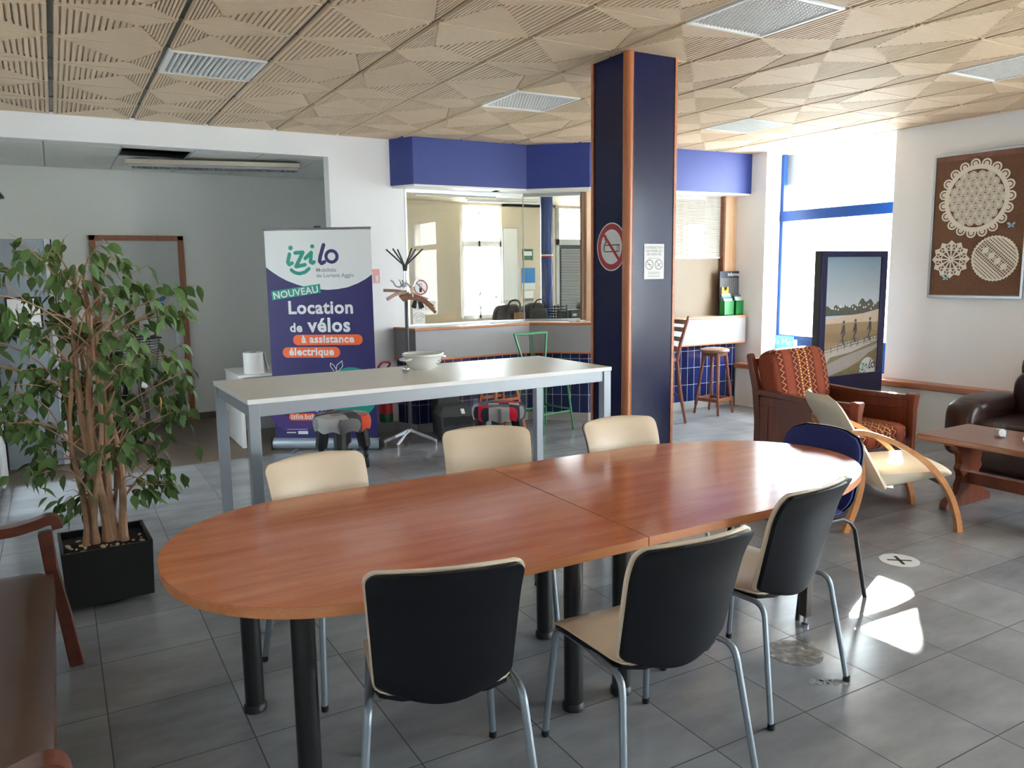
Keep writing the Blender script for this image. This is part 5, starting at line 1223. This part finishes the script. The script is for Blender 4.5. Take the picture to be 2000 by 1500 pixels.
for lab, x, z, r, loc, rz in (('pale blue paper butterfly beside the large doily', .275, -.014, .04, None, RZ), ('pale blue paper butterfly under the star-shaped doily', -.274, -.475, .038, None, RZ), ('blue paper butterfly on the grey corridor door', 0, 0, .10, (.985, 9.60, 1.36), 0)):
    p = loc or wallpt(x, 2.0+z, .018); t = thing('paper_butterfly', lab, 'decoration', p, rz)
    for s_ in (-1, 1):
        b = B()
        for sg, ln, an in ((1, 1.0, 38), (1, .7, -32)):
            a = math.radians(an); P = [(0, 0), (math.cos(a+.35)*r*ln*.7, math.sin(a+.35)*r*ln*.7), (math.cos(a+.15)*r*ln, math.sin(a+.15)*r*ln), (math.cos(a-.2)*r*ln, math.sin(a-.2)*r*ln), (math.cos(a-.5)*r*ln*.6, math.sin(a-.5)*r*ln*.6)]
            b.add([(s_*x_, -.35*abs(x_)-.001*(an < 0), z_) for x_, z_ in P]+[(s_*x_, -.35*abs(x_)+.002, z_) for x_, z_ in P], [(0, 1, 2, 3, 4), (9, 8, 7, 6, 5)]+[(i, (i+1) % 5, 5+(i+1) % 5, 5+i) for i in range(5)])
        b.out('wing', 'paleblue' if loc is None else plain('butterfly_blue', c(60, 120, 176), .5, var=.3, scale=50), t)
    b = B(); b.tube([(0, -.003, -r*.45), (0, -.004, r*.45)], r*.06, 6); b.out('body', 'greyp' if loc is None else 'blackp', t)
# ---- things on the coffee table
t = thing('glass_jar', 'small glass jar with a white round label and sky blue wrap on the coffee table', 'jar', (5.40, 2.87, .502), 0)
b = B(); b.lathe([(.030, 0), (.034, .004), (.036, .07), (.037, .078), (.037, .086), (.031, .086), (.031, .06), (.028, .01)], 24, cap=False); b.out('jar', 'glass', t, smooth=True)
b = B(); b.lathe([(.0, .004), (.029, .004), (.029, .052), (.0, .054)], 16, cap=False); b.out('contents', plain('jar_contents', c(176, 170, 180), .8, var=.5, scale=120), t)
b = B(); n = 10
b.add([(.0375*math.cos(a), .0375*math.sin(a), z) for a in [math.radians(-100+12*i) for i in range(11)] for z in (.004, .05)], [(2*i, 2*i+2, 2*i+3, 2*i+1) for i in range(10)]); b.out('wrap', plain('sky_wrap', c(70, 160, 210), .5), t)
b = B(); a0 = math.radians(-128); Tm = Matrix.Translation((.038*math.cos(a0), .038*math.sin(a0), .035)) @ Matrix.Rotation(a0+PI/2, 4, 'Z'); b.prism(disc(0, 0, .024, 20), 0, .002, T=Tm @ Matrix.Rotation(PI/2, 4, 'X')); b.out('round_label', 'whitep', t)
for lab, x, y, r, mt in (('white sheet lying on the coffee table beside the glass jar', 5.46, 2.58, 30, 'paper'), ('light blue leaflet near the coffee table front edge', 5.24, 2.46, 28, 'sky'), ('small white leaflet at the sofa side of the coffee table', 5.60, 2.70, 20, 'paper')):
    b = B(); w, h = (.105, .148) if mt == 'paper' and x < 5.55 else (.07, .10); b.box(-w, w, -h, h, 0, .002); o = b.out('leaflet', 'paper' if mt == 'paper' else plain('leaflet_blue', c(110, 180, 206), .5)); o.location = (x, y, .5025); o.rotation_euler.z = math.radians(r); tag(o, lab, 'leaflet')
# ---- floor stickers
def floor_sticker(label, x, y, r, mat, cross):
    t = thing('floor_sticker', label, 'sticker', (x, y, .0004), 20)
    b = B(); b.prism([(p[0]*(1+.02*math.sin(i*2.3)), p[1]*(1+.02*math.cos(i*1.9))) for i, p in enumerate(disc(0, 0, r, 36))], 0, .0008); b.out('disc', mat, t)
    if cross:
        b = B()
        for a in (35, 120): b.box(-r*.62, r*.62, -r*.085, r*.085, .0008, .0014, T=Matrix.Rotation(math.radians(a), 4, 'Z'))
        b.out('cross', 'darkgrey', t)
floor_sticker('white round floor sticker with a dark cross near the lounge armchair', 4.0, 2.615, .105, 'whitep', True)
s = NT('worn_sticker'); n = s.noise(26, 4); s.set(col=s.ramp(n, [(.42, c(104, 98, 92)), (.62, c(150, 144, 138)), (.7, c(206, 200, 196))]), rough=.4)
floor_sticker('worn grey-brown round floor sticker under the table end beside a chair leg', 2.633, 2.174, .115, s.m, False)
b = B(); random.seed(2)
for k in range(16): b.prism([(random.uniform(-.075, .075)+p[0], random.uniform(-.0, .0)+.02*math.sin(k)+p[1]) for p in []] or [(p[0]+(-.07+.009*k), p[1]+.016*math.sin(k*1.7)) for p in disc(0, 0, .008+.006*random.random(), 7)], 0, .0008)
o = b.out('torn_sticker', 'ltgrey'); o.location = (2.553, 1.937, .0004); o.rotation_euler.z = -.5; tag(o, 'torn pale remnant of a floor sticker on the tiles', 'sticker')
# ---- framed notice on the grey door leaf
t = thing('framed_notice', 'white notice in a torn black frame on the blue-grey door leaf behind the ficus', 'notice', (-.235, 7.878, 1.345), 0)
b = B(); b.box(-.125, .125, -.003, 0, -.135, .135); b.out('sheet', 'paper', t)
b = B(); stroke(b, [(-.125, -.13), (.125, -.13), (.125, .13), (-.125, .13), (-.125, -.13)], .016, -.004); b.out('black_border', 'blackp', t)
# ---- corridor light, ceiling hole
t = thing('corridor_light', 'long hanging fluorescent fitting partly detached below the corridor ceiling', 'ceiling light', (1.48, 8.42, 2.70), -12)
b = B(); b.box(-.80, .80, -.15, .15, .0, .045); b.out('body', plain('fitting_cream', c(196, 186, 168), .5), t, bevel=.006)
b = B()
for k in range(34): b.box(-.76+.046*k, -.752+.046*k, -.10, .10, -.018, 0)
b.box(-.77, .79, -.104, -.10, -.02, 0); b.box(-.77, .79, .10, .104, -.02, 0); b.out('louvre', 'alu', t)
# ---- black domed lamp on the left wall
t = thing('wall_lamp', 'small black domed lamp high at the near side of the blue-grey door leaf', 'lamp', (-.345, 7.0, 2.22), 0)
b = B(); b.lathe([(.0, .07), (.05, .06), (.08, .02), (.085, 0), (.0, 0)], 18, cap=False); b.out('dome', 'blackmetal', t, smooth=True)
b = B(); b.tube([(-.11, 0, -.03), (-.05, 0, -.03), (-.03, 0, .02)], .012, 8); b.out('bracket', 'ltgrey', t)
# ---- bicycle in the corridor (seen head-on)
t = thing('bicycle', 'black city bicycle with a front wire basket parked in the corridor behind the ficus', 'bicycle', (.60, 8.55, 0), 12)
def wheel(y):
    b = B(); b.tube([(0, y+.33*math.cos(a*PI/18), .34+.33*math.sin(a*PI/18)) for a in range(36)], .018, 8, closed=True); w = b.out('wheel', 'black', t, smooth=True)
    b = B()
    for a in range(18): b.tube([(0, y, .34), (0, y+.32*math.cos(a*PI/9), .34+.32*math.sin(a*PI/9))], .0015, 4)
    b.out('spokes', 'alu', w)
wheel(-.05); wheel(.92)
b = B(); b.tube([(-.05, -.05, .34), (-.05, .0, .68), (0, .02, .72), (.05, .0, .68), (.05, -.05, .34)], .012, 8); b.tube([(0, .02, .70), (0, .06, .98)], .016, 8); b.out('fork', 'blackmetal', t, smooth=True)
b = B(); b.tube([(-.06, .2, .98), (-.30, .14, 1.04), (-.32, .26, 1.04)], .011, 8); b.tube([(0, .06, .98), (-.06, .1, 1.0), (-.30, .10, 1.05)], .011, 8); b.tube([(0, .06, .98), (.06, .1, 1.0), (.27, .10, 1.05), (.30, .2, 1.05)], .011, 8); b.out('handlebar', 'blackmetal', t, smooth=True)
b = B()
for k in range(13): z = .74+.026*k; h = .15+.05*(k/12); b.tube([(-h, -.30, z), (h, -.30, z), (h, -.04, z), (-h, -.04, z)], .0032, 5, closed=True)
for x in (-.9, -.45, 0, .45, .9): b.tube([(.15*x, -.30, .74), (.2*x, -.302, 1.05)], .0035, 5)
b.tube([(-.2, -.30, 1.055), (.2, -.30, 1.055), (.2, -.04, 1.055), (-.2, -.04, 1.055)], .009, 6, closed=True); b.box(-.1, .1, -.315, -.30, .84, .98); b.out('basket', 'blackmetal', t)
b = B(); b.sq((-.0, -.34, .62), (.035, .03, .035), 1, 1, 12, 8); b.out('headlight', 'whiteedge', t, smooth=True)
b = B(); b.tube([(0, .08, .78), (0, .35, .42), (0, .45, .34), (0, .92, .34)], .018, 8); b.tube([(0, .45, .34), (0, .55, .80)], .016, 8); b.out('frame', 'blackmetal', t, smooth=True)
b = B(); b.sq((0, .57, .84), (.08, .13, .035), .8, .8, 16, 8); b.out('saddle', 'black', t, smooth=True)
# ---- office contents seen through the glass
t = thing('office_desk', 'long office desk behind the reception glass', 'desk', (5.2, 8.55, 0))
b = B(); b.box(-1.6, 1.1, -.35, .35, .72, .75); b.out('desktop', 'white', t)
for x in (-1.5, 1.0): b = B(); b.box(x, x+.04, -.33, .33, 0, .72); b.out('leg', 'ltgrey', t)
t = thing('bag', 'shiny black bag lying on the office desk, nearer the window', 'bag', (4.83, 8.5, .752), 0, 'black bags on the office desk')
B().sq((0, 0, .25), (.19, .16, .25), .6, .7, 20, 12).out('body', plain('shiny_black', c(44, 40, 42), .2), t, smooth=True)
b = B(); b.tube(smooth_path([(-.1, -.15, .4), (-.06, -.17, .53), (.06, -.17, .53), (.1, -.15, .4)], 4), .012, 8); b.out('handle', 'black', t, smooth=True)
t = thing('bag', 'dark quilted bag on the office desk beside the blue column', 'bag', (5.20, 8.5, .785), 0, 'black bags on the office desk')
B().sq((0, 0, .22), (.17, .14, .25), .55, .6, 20, 12).out('body', 'darkgrey', t, smooth=True)
b = B(); b.tube(smooth_path([(-.08, -.13, .4), (-.04, -.15, .5), (.06, -.15, .5), (.1, -.13, .4)], 4), .010, 8); b.out('handle', 'black', t, smooth=True)
t = thing('wire_basket', 'black wire letter rack on the office desk in front of the blue column', 'rack', (5.48, 8.4, .75), 0)
b = B()
for k in range(12): b.tube([(-.09, -.1, .06+k*.035), (.09, -.1, .06+k*.035), (.09, .1, .06+k*.035), (-.09, .1, .06+k*.035)], .006, 5, closed=True)
for x in (-.09, .09): b.tube([(x, -.1, 0), (x, -.1, .47)], .007, 6); b.tube([(x, .1, 0), (x, .1, .47)], .007, 6)
b.out('wires', 'black', t)
t = thing('paper_bag', 'small brown paper bag on the office desk in front of the shiny black bag', 'bag', (4.86, 8.26, .751), 8)
b = B(); b.box(-.06, .06, -.04, .04, 0, .40); b.out('body', 'brownbag', t, bevel=.004)
b = B(); b.tube([(-.03, -.04, .40), (-.02, -.04, .44), (.02, -.04, .44), (.03, -.04, .40)], .003, 6); b.out('handle', 'brownbag', t)
t = thing('printer', 'black office printer on the desk near the office door', 'printer', (5.86, 8.52, .75), 0)
b = B(); b.box(-.2, .2, -.16, .16, 0, .40); b.out('body', 'black', t, bevel=.02)
b = B(); b.box(-.16, -.10, -.165, -.16, .32, .35); b.out('label', 'ltgrey', t)
b = B(); b.sq((.13, .0, .44), (.09, .1, .06), .6, .6, 16, 8); b.out('lid', 'black', t, smooth=True)
def wall_sign(label, x, z, w, h, m1, m2, mt):
    t = thing('office_notice', label, 'notice', (x, 10.615, z), 0)
    b = B(); b.box(-w/2, w/2, -.004, 0, -h/2, h/2); b.out('sheet', m1, t)
    b = B(); b.flat([(-w*.4, -h*.1), (w*.4, -h*.1), (w*.4, h*.3), (-w*.4, h*.3)] if mt == 0 else [(-w/2, -h/2), (w/2, -h/2), (w/2, -h*.2), (-w/2, -h*.2)], -.006)
    for q in range(3): b.flat([(-w*.35, -h*.25-q*.03), (w*.2, -h*.25-q*.03), (w*.2, -h*.24-q*.03), (-w*.35, -h*.24-q*.03)], -.007)
    b.out('print', m2, t)
wall_sign('green and white evacuation sign on the beige office wall', 6.40, 1.90, .19, .17, 'extgreen', 'whitep', 0)
wall_sign('bright blue poster on the beige office wall under the green sign', 6.41, 1.53, .24, .33, plain('poster_blue', c(20, 120, 190), .4), 'whitep', 1)
wall_sign('white text sheet on the beige office wall under the blue poster', 6.40, 1.26, .19, .16, 'paper', 'greyp', 1)
t = thing('whiteboard', 'white magnetic board on the office wall beside the bright window', 'board', (6.08, 10.61, 1.75), 0)
b = B(); b.box(-.13, .13, -.02, 0, -.55, .55); b.out('panel', 'whiteedge', t)
b = B(); stroke(b, [(-.13, -.55), (.13, -.55), (.13, .55), (-.13, .55), (-.13, -.55)], .02, -.022); b.out('frame', 'alu', t)
for k, (x, y, lab) in enumerate(((4.6, 9.4, 'long white tube light on the office ceiling nearer the corridor'), (5.6, 9.9, 'long white tube light on the office ceiling above the bright window'), (6.4, 8.6, 'long white tube light on the office ceiling nearer the bar'))):
    t = thing('tube_light', lab, 'ceiling light', (x, y, 2.66), 0, 'tube lights on the office ceiling')
    b = B(); b.box(-.6, .6, -.05, .05, -.03, 0); b.out('housing', 'whiteedge', t); b = B(); b.tube([(-.58, 0, -.045), (.58, 0, -.045)], .015, 10); b.out('tube', 'whiteedge', t, smooth=True)
